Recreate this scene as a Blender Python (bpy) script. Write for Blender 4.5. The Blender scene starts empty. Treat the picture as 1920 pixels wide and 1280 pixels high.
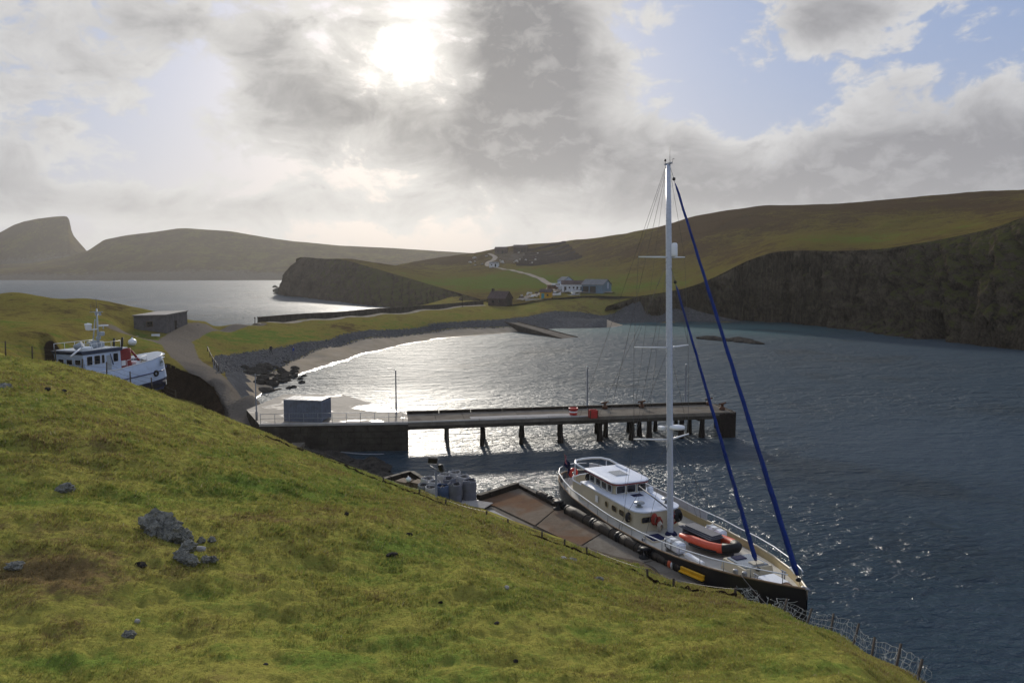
import bpy, bmesh, math, random
import numpy as np
from mathutils import Vector, Matrix
random.seed(7); RNG = np.random.default_rng(11)
S = bpy.context.scene
COL = S.collection

# ------------------------------------------------------------------ camera, sky, sun, exposure
CAM_H = 18.0; FPX = 1920*26/36.0; PITCH = math.atan((640-505)/FPX)
cam_d = bpy.data.cameras.new('camera'); cam = bpy.data.objects.new('camera', cam_d); COL.objects.link(cam)
cam_d.lens = 26; cam_d.sensor_width = 36; cam_d.clip_start = 0.1; cam_d.clip_end = 8000
cam.location = (0, 0, CAM_H); cam.rotation_euler = (math.pi/2-PITCH, 0, 0)
S.camera = cam

def pdir(px, py):
    r = (px-960)/FPX; u = (640-py)/FPX
    return Vector((r, math.cos(PITCH)+u*math.sin(PITCH), -math.sin(PITCH)+u*math.cos(PITCH)))
def at_d(px, py, d):
    v = pdir(px, py); return Vector((0, 0, CAM_H))+v*(d/v.y)
def at_z(px, py, z):
    v = pdir(px, py); return Vector((0, 0, CAM_H))+v*((z-CAM_H)/v.z)
def azel(px, py):
    v = pdir(px, py).normalized(); return math.atan2(v.x, v.y), math.asin(v.z)

SUN_AZ, SUN_EL = azel(752, 100)
sun_d = bpy.data.lights.new('sun', 'SUN'); sun = bpy.data.objects.new('sun', sun_d); COL.objects.link(sun)
sun_d.energy = 1.8; sun_d.angle = math.radians(3); sun_d.color = (1.0, 0.93, 0.82)
sdir = Vector((math.sin(SUN_AZ)*math.cos(SUN_EL), math.cos(SUN_AZ)*math.cos(SUN_EL), math.sin(SUN_EL)))
sun.rotation_euler = sdir.to_track_quat('Z', 'Y').to_euler()

S.view_settings.view_transform = 'Standard'; S.view_settings.look = 'None'
S.view_settings.exposure = 1.15; S.view_settings.gamma = 1.0; S.view_settings.use_curve_mapping = False

class NT:                       # tiny node-tree helper
    def __init__(s, tree): s.t = tree; s.n = tree.nodes; s.l = tree.links
    def new(s, typ, **kw):
        n = s.n.new(typ)
        for k, v in kw.items(): setattr(n, k, v)
        return n
    def put(s, sock, v):
        if isinstance(v, bpy.types.NodeSocket): s.l.new(v, sock)
        elif v is not None:
            if sock.type == 'RGBA' and not hasattr(v, '__len__'): v = (v, v, v, 1)
            elif sock.type == 'RGBA' and len(v) == 3: v = (*v, 1)
            sock.default_value = v
    def math(s, op, a, b=None, c=None, clamp=False):
        n = s.new('ShaderNodeMath', operation=op, use_clamp=clamp)
        s.put(n.inputs[0], a)
        if b is not None: s.put(n.inputs[1], b)
        if c is not None: s.put(n.inputs[2], c)
        return n.outputs[0]
    def vmath(s, op, a, b=None, out=0, scale=None):
        n = s.new('ShaderNodeVectorMath', operation=op); s.put(n.inputs[0], a)
        if b is not None: s.put(n.inputs[1], b)
        if scale is not None: s.put(n.inputs['Scale'], scale)
        return n.outputs[out]
    def noise(s, vec, scale=1.0, detail=4.0, rough=0.55, dist=0.0, out='Fac'):
        n = s.new('ShaderNodeTexNoise'); s.put(n.inputs['Vector'], vec)
        n.inputs['Scale'].default_value = scale; n.inputs['Detail'].default_value = detail
        n.inputs['Roughness'].default_value = rough; n.inputs['Distortion'].default_value = dist
        return n.outputs[out]
    def ramp(s, v, a, b, lo=0.0, hi=1.0, smooth=True):
        n = s.new('ShaderNodeMapRange'); n.interpolation_type = 'SMOOTHSTEP' if smooth else 'LINEAR'
        s.put(n.inputs[0], v); s.put(n.inputs[1], a); s.put(n.inputs[2], b); s.put(n.inputs[3], lo); s.put(n.inputs[4], hi)
        return n.outputs[0]
    def mix(s, f, a, b, blend='MIX'):
        n = s.new('ShaderNodeMix', data_type='RGBA', blend_type=blend)
        s.put(n.inputs[0], f); s.put(n.inputs[6], a); s.put(n.inputs[7], b)
        return n.outputs[2]
    def sep(s, v):
        n = s.new('ShaderNodeSeparateXYZ'); s.put(n.inputs[0], v); return n.outputs
    def comb(s, x, y, z):
        n = s.new('ShaderNodeCombineXYZ'); s.put(n.inputs[0], x); s.put(n.inputs[1], y); s.put(n.inputs[2], z); return n.outputs[0]

# ---- world: Nishita sky with a broken cloud deck lit from behind
world = bpy.data.worlds.new('World'); S.world = world; world.use_nodes = True
world.node_tree.nodes.clear()
W = NT(world.node_tree)
SKY_STR = 0.1; HAZE = 0.00008
# cloud banks (+) and clear gaps (-): bearing given by picture column/row, half-widths, weight
CLOUDS = [(990, 130, 140, 190, .44), (940, 290, 160, 60, .16), (1120, 330, 130, 60, .14), (560, 110, 170, 110, .10), (690, 205, 80, 40, .10), (760, 260, 110, 50, .06), (50, 160, 110, 90, .10), (240, 130, 70, 100, .06),
        (620, 250, 200, 60, .08), (300, 390, 330, 34, .15), (20, 310, 60, 60, .13), (300, 50, 170, 45, .10), (600, 180, 120, 60, .06),
        (1830, 260, 240, 80, .24), (1640, 330, 260, 60, .20), (1290, 270, 90, 75, .22), (1400, 370, 300, 45, .20), (1560, 30, 150, 55, .20), (1700, 170, 120, 40, .05),
        (160, 280, 110, 60, -.09), (330, 180, 60, 60, -.10), (1310, 100, 85, 95, -.21), (1440, 195, 140, 55, -.21), (1370, 250, 60, 50, -.12),
        (1880, 80, 80, 55, -.16), (1760, 20, 60, 50, -.12), (380, 320, 130, 26, -.11), (590, 60, 50, 40, -.10), (800, 60, 40, 50, -.14), (760, 340, 260, 35, -.03)]
def build_world():
    sky = W.new('ShaderNodeTexSky', sky_type='NISHITA'); sky.sun_disc = False
    sky.sun_elevation = SUN_EL; sky.sun_rotation = SUN_AZ
    sky.air_density = 1.0; sky.dust_density = 1.5; sky.altitude = 20
    d = W.new('ShaderNodeTexCoord').outputs['Generated']
    x, y, z = W.sep(d)
    az = W.math('ARCTAN2', x, y); el = W.math('ARCSINE', z)
    D2 = W.comb(az, W.math('MULTIPLY', el, 1.7), 0.0)
    def n2d(off, scale, detail, rough, dist):
        n = W.new('ShaderNodeTexNoise', noise_dimensions='2D'); W.put(n.inputs['Vector'], W.vmath('ADD', D2, off))
        n.inputs['Scale'].default_value = scale; n.inputs['Detail'].default_value = detail; n.inputs['Roughness'].default_value = rough; n.inputs['Distortion'].default_value = dist
        return n.outputs['Fac']
    n3 = n2d((4.7, 1.3, 0), 8.5, 8, 0.6, 0.35)
    n4 = n2d((3.1, 9.2, 0), 27.0, 6, 0.62, 0.3)
    AE = W.comb(az, el, 0.0)
    def total(base, lst):
        for px, py, sx, sy, w in lst:
            a0, e0 = azel(px, py); ia, ie = FPX/sx, FPX/sy
            n = W.new('ShaderNodeVectorMath', operation='MULTIPLY_ADD'); W.put(n.inputs[0], AE)
            n.inputs[1].default_value = (ia, ie, 0); n.inputs[2].default_value = (-a0*ia, -e0*ie, 0)
            q = W.vmath('DOT_PRODUCT', n.outputs[0], n.outputs[0], out=1)
            base = W.math('MULTIPLY_ADD', W.math('POWER', 0.36788, q), w, base)
        return base
    fb = W.math('ADD', W.math('MULTIPLY', n3, 0.72), W.math('MULTIPLY', n4, 0.36))
    fb = W.math('SUBTRACT', fb, 0.04)
    cov = total(fb, CLOUDS)
    mask = W.ramp(cov, 0.445, 0.575)
    thick = W.ramp(cov, 0.51, 0.82)
    # soft billow relief inside the cloud bodies
    relief = W.ramp(W.math('ADD', W.math('MULTIPLY', n4, 0.55), W.math('MULTIPLY', n3, 0.45)), 0.34, 0.66)
    sv = W.new('ShaderNodeCombineXYZ'); sv.inputs[0].default_value, sv.inputs[1].default_value, sv.inputs[2].default_value = sdir
    cs = W.vmath('DOT_PRODUCT', d, sv.outputs[0], out=1)
    ang = W.math('ARCCOSINE', W.math('MINIMUM', cs, 0.99999))
    near = W.math('EXPONENT', W.math('MULTIPLY', ang, -2.6))         # forward scattering falls off from the sun
    k = 0.48/SKY_STR
    lit = W.mix(near, (0.56*k, 0.57*k, 0.60*k), (0.74*k, 0.71*k, 0.66*k))
    dark = W.mix(near, (0.27*k, 0.275*k, 0.305*k), (0.25*k, 0.242*k, 0.235*k))
    shade = W.math('ADD', W.math('MULTIPLY', thick, 0.95), W.math('MULTIPLY', W.math('SUBTRACT', 0.60, relief), 0.60), clamp=True)
    cloud = W.mix(shade, lit, dark)
    clear = W.mix(0.92, sky.outputs[0], W.mix(near, (0.215*k, 0.305*k, 0.52*k), (0.36*k, 0.405*k, 0.53*k)))
    clear = W.mix(W.ramp(z, 0.0, 0.30, 0.55, 0.0), clear, (0.46*k, 0.47*k, 0.52*k))
    col = W.mix(mask, clear, cloud)
    hz = W.math('EXPONENT', W.math('MULTIPLY', W.math('ABSOLUTE', el), -15.0))
    hzc = W.mix(near, (0.42*k, 0.42*k, 0.44*k), (0.60*k, 0.57*k, 0.52*k))
    col = W.mix(W.math('MULTIPLY', hz, 0.85), col, hzc)
    # veil of glare round the sun behind thin cloud
    edge = W.math('SUBTRACT', 1.0, W.math('MULTIPLY', thick, 0.93))
    wob = W.math('ADD', ang, W.math('MULTIPLY', W.math('SUBTRACT', n4, 0.5), 0.03))
    g1 = W.math('MULTIPLY', W.math('EXPONENT', W.math('MULTIPLY', W.math('POWER', W.math('MAXIMUM', W.math('DIVIDE', wob, 0.024), 0.0), 3.0), -1.0)), 20.0)
    g1 = W.math('MULTIPLY', g1, W.math('MAXIMUM', edge, 0.25))
    g2 = W.math('MULTIPLY', W.math('MULTIPLY', W.math('EXPONENT', W.math('DIVIDE', ang, -0.05)), 1.2), edge)
    g3 = W.math('MULTIPLY', W.math('EXPONENT', W.math('DIVIDE', ang, -0.25)), 0.12)
    glow = W.math('ADD', W.math('ADD', g1, g2), W.math('MULTIPLY', g3, edge))
    gl = W.vmath('SCALE', (1.0, 0.96, 0.88), scale=glow)
    col = W.vmath('ADD', col, gl)
    bg = W.new('ShaderNodeBackground'); W.put(bg.inputs[0], col); bg.inputs[1].default_value = SKY_STR
    out = W.new('ShaderNodeOutputWorld'); W.l.new(bg.outputs[0], out.inputs[0])
build_world()
world.cycles.sampling_method = 'MANUAL'; world.cycles.sample_map_resolution = 512

# ------------------------------------------------------------------ helpers: noise, interpolation, meshes
def _hash(ix, iy, iz, seed):
    h = (ix.astype(np.int64)*374761393 + iy.astype(np.int64)*668265263 + iz.astype(np.int64)*2147483647*3 + seed*1274126177) & 0xffffffff
    h = ((h ^ (h >> 13))*1274126177) & 0xffffffff
    h = ((h ^ (h >> 16))*2246822519) & 0xffffffff
    return ((h ^ (h >> 15)) & 0xffffff)/float(0xffffff)*2-1
def vnoise(x, y, z=0.0, seed=0):
    x, y, z = np.broadcast_arrays(np.asarray(x, float), np.asarray(y, float), np.asarray(z, float))
    ix, iy, iz = np.floor(x), np.floor(y), np.floor(z)
    fx, fy, fz = x-ix, y-iy, z-iz
    u, v, w = [f*f*f*(f*(f*6-15)+10) for f in (fx, fy, fz)]
    r = 0
    if not np.any(iz) and not np.any(fz):
        for a in (0, 1):
            for b in (0, 1): r = r+(u if a else 1-u)*(v if b else 1-v)*_hash(ix+a, iy+b, iz, seed)
        return r
    for a in (0, 1):
        for b in (0, 1):
            for c in (0, 1):
                wt = (u if a else 1-u)*(v if b else 1-v)*(w if c else 1-w)
                r = r+wt*_hash(ix+a, iy+b, iz+c, seed)
    return r
def fbm(x, y, z=0.0, octv=4, seed=0, gain=0.5):
    t = 0; a = 1; s = 0
    for o in range(octv):
        t = t+a*vnoise(x*2**o+o*17.3, y*2**o-o*9.1, (np.asarray(z)*2**o+o*3.7 if np.any(z) else 0.0), seed+o); s += a; a *= gain
    return t/s
class RBF:                      # smooth height field through surveyed points, in azimuth / log-distance space
    def __init__(s, pts, sx=2.0, sy=1.2):
        s.sx, s.sy = sx, sy
        P = np.array([s.uv(p[0], p[1]) for p in pts]); z = np.array([p[2] for p in pts])
        n = len(P); s.P = P
        A = np.zeros((n+3, n+3)); A[:n, :n] = s.k(P, P); A[:n, n] = 1; A[:n, n+1:] = P; A[n, :n] = 1; A[n+1:, :n] = P.T
        A[:n, :n] += np.eye(n)*1e-6
        s.w = np.linalg.lstsq(A, np.concatenate([z, np.zeros(3)]), rcond=None)[0]
    def uv(s, px, d): return ((px-960)/FPX*s.sx, math.log(d)*s.sy)
    def k(s, A, B):
        r2 = ((A[:, None, :]-B[None, :, :])**2).sum(2); return np.sqrt(r2+0.0004)
    def __call__(s, px, d):
        px = np.atleast_1d(np.asarray(px, float)); d = np.atleast_1d(np.asarray(d, float)); sh = px.shape
        Q = np.stack([(px.ravel()-960)/FPX*s.sx, np.log(d.ravel())*s.sy], 1); out = np.empty(len(Q)); n = len(s.P)
        for i in range(0, len(Q), 40000):
            q = Q[i:i+40000]; out[i:i+40000] = s.k(q, s.P)@s.w[:n]+s.w[n]+q@s.w[n+1:]
        return out.reshape(sh)
def pz(px, py, d): return (px, d, at_d(px, py, d).z)
def mesh_np(name, V, F, mat=None, smooth=False, mats=None, midx=None):
    V = np.asarray(V, np.float32); F = np.asarray(F, np.int32)
    me = bpy.data.meshes.new(name); k = F.shape[1]
    me.vertices.add(len(V)); me.vertices.foreach_set('co', V.ravel())
    me.loops.add(F.size); me.loops.foreach_set('vertex_index', F.ravel())
    me.polygons.add(len(F)); me.polygons.foreach_set('loop_start', np.arange(len(F), dtype=np.int32)*k)
    if smooth: me.polygons.foreach_set('use_smooth', np.ones(len(F), bool))
    if mat: me.materials.append(mat)
    me.update(calc_edges=True); return me
def grid_faces(nr, nc):
    i = np.arange(nr-1)[:, None]*nc+np.arange(nc-1)[None, :]
    return np.stack([i, i+1, i+1+nc, i+nc], 2).reshape(-1, 4)
def attr(me, name, vals):
    vals = np.asarray(vals, np.float32)
    if vals.ndim == 2:
        a = me.color_attributes.new(name, 'FLOAT_COLOR', 'POINT'); a.data.foreach_set('color', np.concatenate([vals, np.ones((len(vals), 1), np.float32)], 1).ravel())
    else:
        a = me.attributes.new(name, 'FLOAT', 'POINT'); a.data.foreach_set('value', vals)
def link(name, data, parent=None, loc=None, rot=None):
    o = bpy.data.objects.new(name, data); COL.objects.link(o)
    if parent is not None: o.parent = parent
    if loc is not None: o.location = loc
    if rot is not None: o.rotation_euler = rot
    return o
def tag(o, label, cat, group=None):
    o['label'] = label; o['category'] = cat
    if group: o['group'] = group
    return o
def thing(name, label, cat, loc=(0, 0, 0), rotz=0.0, group=None):
    return tag(link(name, None, None, loc, (0, 0, rotz)), label, cat, group)
def structure(o, parent=None): o['kind'] = 'structure'; return o
def stuff(o): o['kind'] = 'stuff'; return o

class MB:                       # collects boxes, tubes, lathes into one mesh
    def __init__(s): s.v = []; s.f = []; s.sm = []
    def add(s, V, F, smooth=False):
        n = len(s.v); s.v += [tuple(v) for v in V]; s.f += [tuple(i+n for i in f) for f in F]; s.sm += [smooth]*len(F); return s
    def box(s, c, size, rz=0.0, taper=1.0, bevel=0.0):
        hx, hy, hz = size[0]/2, size[1]/2, size[2]/2; M = Matrix.Rotation(rz, 3, 'Z'); c = Vector(c)
        if bevel <= 0:
            V = []
            for zz, t in ((-hz, 1), (hz, taper)):
                for xx, yy in ((-hx, -hy), (hx, -hy), (hx, hy), (-hx, hy)): V.append(c+M@Vector((xx*t, yy*t, zz)))
            return s.add(V, [(3, 2, 1, 0), (4, 5, 6, 7), (0, 1, 5, 4), (1, 2, 6, 5), (2, 3, 7, 6), (3, 0, 4, 7)])
        b = bevel; rings = []
        for zz, ins in ((-hz, b), (-hz+b, 0), (hz-b, 0), (hz, b)):
            r = []; ax, ay = hx-ins, hy-ins; cb = b*0.7
            for xx, yy in ((-ax+cb, -ay), (ax-cb, -ay), (ax, -ay+cb), (ax, ay-cb), (ax-cb, ay), (-ax+cb, ay), (-ax, ay-cb), (-ax, -ay+cb)):
                r.append(c+M@Vector((xx, yy, zz)))
            rings.append(r)
        V = sum(rings, []); F = [tuple(range(7, -1, -1)), tuple(range(24, 32))]
        for k in range(3):
            for i in range(8): j = (i+1) % 8; F.append((k*8+i, k*8+j, k*8+8+j, k*8+8+i))
        return s.add(V, F)
    def tube(s, pts, r, n=8, cap=True, smooth=True, closed=False):
        pts = [Vector(p) for p in pts]; m = len(pts); rs = r if hasattr(r, '__len__') else [r]*m
        V = []; up = None
        for i, p in enumerate(pts):
            if closed: t = (pts[(i+1) % m]-pts[i-1]).normalized()
            else: t = (pts[min(i+1, m-1)]-pts[max(i-1, 0)]).normalized()
            if up is None: up = Vector((0, 0, 1)) if abs(t.z) < 0.9 else Vector((1, 0, 0))
            a = t.cross(up).normalized(); b = a.cross(t).normalized(); up = b
            for k in range(n):
                th = 2*math.pi*k/n; V.append(p+a*(math.cos(th)*rs[i])+b*(math.sin(th)*rs[i]))
        F = []
        for i in range(m if closed else m-1):
            for k in range(n):
                k2 = (k+1) % n; i2 = (i+1) % m; F.append((i*n+k, i2*n+k, i2*n+k2, i*n+k2))
        s.add(V, F, smooth)
        if cap and not closed: s.add(V[:n], [tuple(range(n))]); s.add(V[-n:], [tuple(range(n-1, -1, -1))])
        return s
    def cyl(s, a, b, r, n=12, r2=None): return s.tube([a, b], [r, r if r2 is None else r2], n)
    def lathe(s, c, prof, n=16, smooth=True):
        c = Vector(c); V = []; F = []
        for r, z in prof:
            for k in range(n): th = 2*math.pi*k/n; V.append(c+Vector((r*math.cos(th), r*math.sin(th), z)))
        for i in range(len(prof)-1):
            for k in range(n): k2 = (k+1) % n; F.append((i*n+k, i*n+k2, (i+1)*n+k2, (i+1)*n+k))
        s.add(V, F, smooth)
        s.add(V[:n], [tuple(range(n-1, -1, -1))]); s.add(V[-n:], [tuple(range(n))]); return s
    def prism(s, poly, z0, z1):
        n = len(poly); V = [(p[0], p[1], z0 if len(p) < 3 else p[2]) for p in poly]+[(p[0], p[1], z1) for p in poly]
        F = [tuple(range(n-1, -1, -1)), tuple(range(n, 2*n))]+[(i, (i+1) % n, n+(i+1) % n, n+i) for i in range(n)]
        return s.add(V, F)
    def poly(s, V, flip=False):
        f = tuple(range(len(V))); return s.add(V, [f[::-1] if flip else f])
    def grid(s, rows, smooth=True):
        nr, nc = len(rows), len(rows[0]); V = [p for r in rows for p in r]
        return s.add(V, [tuple(f) for f in grid_faces(nr, nc)], smooth)
    def mesh(s, name, mat):
        me = bpy.data.meshes.new(name); me.from_pydata([tuple(v) for v in s.v], [], s.f)
        me.polygons.foreach_set('use_smooth', s.sm)
        if mat: me.materials.append(mat)
        bm = bmesh.new(); bm.from_mesh(me); bmesh.ops.remove_doubles(bm, verts=bm.verts, dist=1e-5); bmesh.ops.recalc_face_normals(bm, faces=bm.faces); bm.to_mesh(me); bm.free()
        return me
    def build(s, name, mat, parent=None, loc=None, rot=None): return link(name, s.mesh(name, mat), parent, loc, rot)
def copy_tree(o, parent=None):
    c = o.copy(); COL.objects.link(c); c.parent = parent
    for ch in [k for k in bpy.data.objects if k.parent == o]: copy_tree(ch, c)
    return c

# ------------------------------------------------------------------ materials
MATS = {}
def material(name):
    m = bpy.data.materials.new(name); m.use_nodes = True; m.node_tree.nodes.clear(); t = NT(m.node_tree)
    out = t.new('ShaderNodeOutputMaterial'); b = t.new('ShaderNodeBsdfPrincipled'); t.l.new(b.outputs[0], out.inputs[0])
    MATS[name] = m; return m, t, b
def coords(t, world=True):
    return t.new('ShaderNodeNewGeometry').outputs['Position'] if world else t.new('ShaderNodeTexCoord').outputs['Object']
def bump(t, b, h, strength=0.5, dist=0.1):
    n = t.new('ShaderNodeBump'); n.inputs['Strength'].default_value = strength; n.inputs['Distance'].default_value = dist
    t.put(n.inputs['Height'], h); t.l.new(n.outputs[0], b.inputs['Normal'])
def paint(name, col, rough=0.5, var=0.25, scale=2.0, metallic=0.0, dirt=None, dirt_amt=0.0, bmp=0.0, spec=0.5):
    m, t, b = material(name); p = coords(t, False)
    n = t.noise(p, scale, 6, 0.6); n2 = t.noise(p, scale*7, 4, 0.6)
    f = t.math('ADD', t.math('MULTIPLY', n, 0.7), t.math('MULTIPLY', n2, 0.3))
    c = t.mix(t.ramp(f, 0.25, 0.75), [v*(1-var) for v in col], [min(1, v*(1+var*0.6)) for v in col])
    if dirt is not None: c = t.mix(t.math('MULTIPLY', t.ramp(t.noise(p, scale*1.7, 7, 0.65), 0.5, 0.72), dirt_amt), c, dirt)
    t.put(b.inputs['Base Color'], c); b.inputs['Metallic'].default_value = metallic
    t.put(b.inputs['Roughness'], t.ramp(n2, 0.2, 0.8, max(0.05, rough-0.12), min(1, rough+0.12)))
    b.inputs['Specular IOR Level'].default_value = spec
    if bmp: bump(t, b, n2, bmp, 0.05)
    return m

# turf: olive, green and brown patches; 'tone' (0 brown .. 1 green) and 'rock' are surveyed per vertex
def turf_material(name, near=True):
    m, t, b = material(name); p = coords(t)
    tone = t.new('ShaderNodeAttribute', attribute_name='tone').outputs['Fac']
    rock = t.new('ShaderNodeAttribute', attribute_name='rock').outputs['Fac']
    big = t.noise(p, 0.12 if near else 0.018, 5, 0.6, 0.4); mid = t.noise(p, 0.9 if near else 0.11, 5, 0.65, 0.3); fine = t.noise(p, 7.0 if near else 0.6, 5, 0.7)
    tn = t.math('ADD', tone, t.math('ADD', t.math('MULTIPLY', t.math('SUBTRACT', big, 0.5), 1.3), t.math('MULTIPLY', t.math('SUBTRACT', mid, 0.5), 1.25)))
    tn = t.math('ADD', tn, t.math('MULTIPLY', t.math('SUBTRACT', fine, 0.5), 0.7 if near else 1.3))
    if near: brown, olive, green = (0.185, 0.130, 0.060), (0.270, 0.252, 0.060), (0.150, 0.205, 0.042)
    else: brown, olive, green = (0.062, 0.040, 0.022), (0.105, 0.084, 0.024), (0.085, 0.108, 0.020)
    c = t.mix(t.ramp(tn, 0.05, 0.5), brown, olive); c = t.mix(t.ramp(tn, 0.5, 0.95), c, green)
    c = t.mix(t.ramp(fine, 0.28, 0.5, 0.35, 0.0), c, (0.06, 0.055, 0.015))
    rk = t.mix(t.noise(p, 2.5 if near else 0.3, 6, 0.7), (0.055, 0.04, 0.03), (0.15, 0.13, 0.105))
    rf = t.ramp(t.math('ADD', rock, t.math('MULTIPLY', t.math('SUBTRACT', t.noise(p, 1.2 if near else 0.15, 6, 0.7), 0.5), 0.9)), 0.35, 0.6)
    c = t.mix(rf, c, rk)
    t.put(b.inputs['Base Color'], c); b.inputs['Roughness'].default_value = 1.0; b.inputs['Specular IOR Level'].default_value = 0.0
    h = t.math('ADD', t.math('MULTIPLY', fine, 0.5), t.math('MULTIPLY', mid, 0.5))
    bump(t, b, h, 0.9, 0.22 if near else 1.6)
    return m
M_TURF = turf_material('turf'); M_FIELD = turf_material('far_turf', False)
def rock_material(name, c0, c1, scale=0.4, green=0.0, dist=0.5, vstretch=1.0, wet=False):
    m, t, b = material(name); p = coords(t)
    q = t.vmath('MULTIPLY', p, (1, 1, vstretch))
    n = t.noise(q, scale, 8, 0.68, 0.5); n2 = t.noise(q, scale*6, 8, 0.75)
    c = t.mix(t.ramp(t.math('ADD', t.math('MULTIPLY', n, .5), t.math('MULTIPLY', n2, .5)), 0.36, 0.66), c0, c1)
    if green:
        nz = t.sep(t.new('ShaderNodeNewGeometry').outputs['Normal'])[2]
        g = t.ramp(t.math('ADD', nz, t.math('MULTIPLY', t.math('SUBTRACT', t.noise(p, scale*1.5, 8, 0.7, 0.4), .5), 1.5)), 0.72, 1.0)
        c = t.mix(t.math('MULTIPLY', g, green), c, (0.058, 0.060, 0.017))
    t.put(b.inputs['Base Color'], c); b.inputs['Roughness'].default_value = 0.9
    b.inputs['Specular IOR Level'].default_value = 0.0
    bump(t, b, t.math('ADD', n, t.math('MULTIPLY', n2, 0.5)), 1.0, dist)
    return m
M_CLIFF = rock_material('cliff_rock', (0.005, 0.004, 0.003), (0.105, 0.084, 0.058), 0.30, 1.0, 1.0, 0.12)  # dark-to-pale streak contrast widened to stand in for relief shading
M_HEADROCK = rock_material('headland_rock', (0.022, 0.016, 0.013), (0.080, 0.060, 0.046), 0.16, 0.7, 1.2, 0.3)
M_EARTH = rock_material('bare_earth', (0.018, 0.012, 0.008), (0.060, 0.040, 0.026), 0.8, 0.0, 0.4)
M_ROCK = rock_material('shore_rock', (0.020, 0.018, 0.016), (0.085, 0.078, 0.068), 1.4, 0.0, 0.15, 1.0, True)
M_STONE = rock_material('grey_stone', (0.09, 0.092, 0.080), (0.42, 0.41, 0.36), 6.0, 0.0, 0.12)
M_PALE = rock_material('pale_stone', (0.26, 0.25, 0.23), (0.48, 0.46, 0.43), 3.0, 0.0, 0.06)
M_FARHILL = turf_material('far_hill_grass', False)

def polar(name, ncol, nrow, px0, px1, dnear, dfar, hz, mat, detail, tone=None, rock=None, logd=True):
    px = np.linspace(px0, px1, ncol); t = np.linspace(0, 1, nrow)[:, None]
    a = dnear(px) if callable(dnear) else np.full(ncol, float(dnear)); b = dfar(px) if callable(dfar) else np.full(ncol, float(dfar))
    D = np.exp(np.log(a)[None]*(1-t)+np.log(b)[None]*t) if logd else a[None]*(1-t)+b[None]*t
    PX = np.broadcast_to(px[None], D.shape); Z = hz(PX, D); X = (PX-960)/FPX*D*math.cos(PITCH)**0
    Z = Z+detail(X, D, PX)
    V = np.stack([X, D, Z], 2).reshape(-1, 3)
    me = mesh_np(name, V, grid_faces(nrow, ncol), mat, True)
    attr(me, 'tone', (tone(X, D, PX, Z) if tone else np.full(D.shape, .5)).ravel())
    attr(me, 'rock', (rock(X, D, PX, Z) if rock else np.zeros(D.shape)).ravel())
    return structure(link(name, me)), X, D, Z
def interp(pts): 
    xs = [p[0] for p in pts]; ys = [p[1] for p in pts]
    return lambda q: np.interp(q, xs, ys)
# NB: world x of a column is measured along the true pixel ray
def wx(px, d): return (px-960)/FPX*d

# ---------------------------------------------------------------- A. the hillside the photographer stands on
SIL = [(-700, 664, 62), (-300, 664, 62), (0, 667, 62), (100, 684, 63), (200, 708, 65), (300, 745, 66), (400, 783, 65), (500, 817, 62), (620, 866, 57), (700, 893, 54), (800, 926, 50.5), (900, 958, 46.8), (980, 988, 44.2),
       (1060, 1016, 42.0), (1150, 1046, 39.8), (1250, 1083, 37.6), (1330, 1104, 34.6), (1400, 1112, 31.5), (1500, 1152, 27.0), (1620, 1200, 22.5), (1750, 1262, 18.0), (1920, 1345, 14.8), (2200, 1480, 11.5), (2600, 1650, 9)]
def pyof(px, z, d): return 505+(CAM_H-z)*FPX/d
hp = []
for px, py, d in SIL:
    zs = at_d(px, py, d).z
    hp.append((px, d, zs))
    z12 = at_d(px, 1280, 12.0).z if px < 1500 else 10.9
    base_d = 12.0 if d > 20 else d*0.62
    if d <= 20: z12 = zs+(d-base_d)*0.42
    hp.append((px, base_d, z12))
    for f in (0.22, 0.5, 0.78):
        dd = base_d+(d-base_d)*f; bul = (0.55 if px < 900 else .55-.5*min(1, (px-900)/200.))*math.sin(math.pi*f)*min(1, d/45.)
        hp.append((px, dd, z12+(zs-z12)*f+bul))
    if px < 60: hp += [(px, d+8, zs-0.55), (px, d+20, zs-0.9)]
    elif px < 450: hp += [(px, d+3, zs-1.6), (px, d+8, zs-4.2), (px, d+14, max(1.0, zs-5.5))]
    elif px < 850: hp += [(px, d+2, zs-0.9), (px, d+6, max(-.6, zs-3.0)), (px, d+12, -1.2)]
    elif px < 1280: hp += [(px, d+2, zs-0.5), (px, d+7, 0.2), (px, d+12, -1.2)]
    else: hp += [(px, d+2, zs-1.5), (px, d+5, zs-4.5), (px, d+9, -2.0)]
for px in range(-700, 2601, 300): hp += [(px, 1.2, 16.35), (px, 3.0, 15.7), (px, 6.0, 14.2)]
HILL = RBF(hp)
sil_d = interp([(p[0], p[2]) for p in SIL])
def hill_detail(X, Y, PX=None):
    fade = np.clip((Y-3)/6, 0, 1)
    n = 0.42*fbm(X*0.16, Y*0.16, 0, 3, 3)+0.17*fbm(X*0.9, Y*0.9, 0, 3, 9)+0.075*fbm(X*3.1, Y*3.1, 0, 3, 21)
    # terracettes trodden by sheep, along the contours
    return n*fade*(1-.92*np.clip(1.25-np.abs(Y-sil_d(X/Y*FPX+960))/6, 0, 1))
def blobs(lst):
    def f(X, Y, PX, Z):
        PY = 505+(CAM_H-Z)*FPX/Y; r = np.full(X.shape, lst[0])
        for cx, cy, sx, sy, w in lst[1:]: r = r+w*np.exp(-((PX-cx)/sx)**2-((PY-cy)/sy)**2)
        return r
    return f
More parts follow.
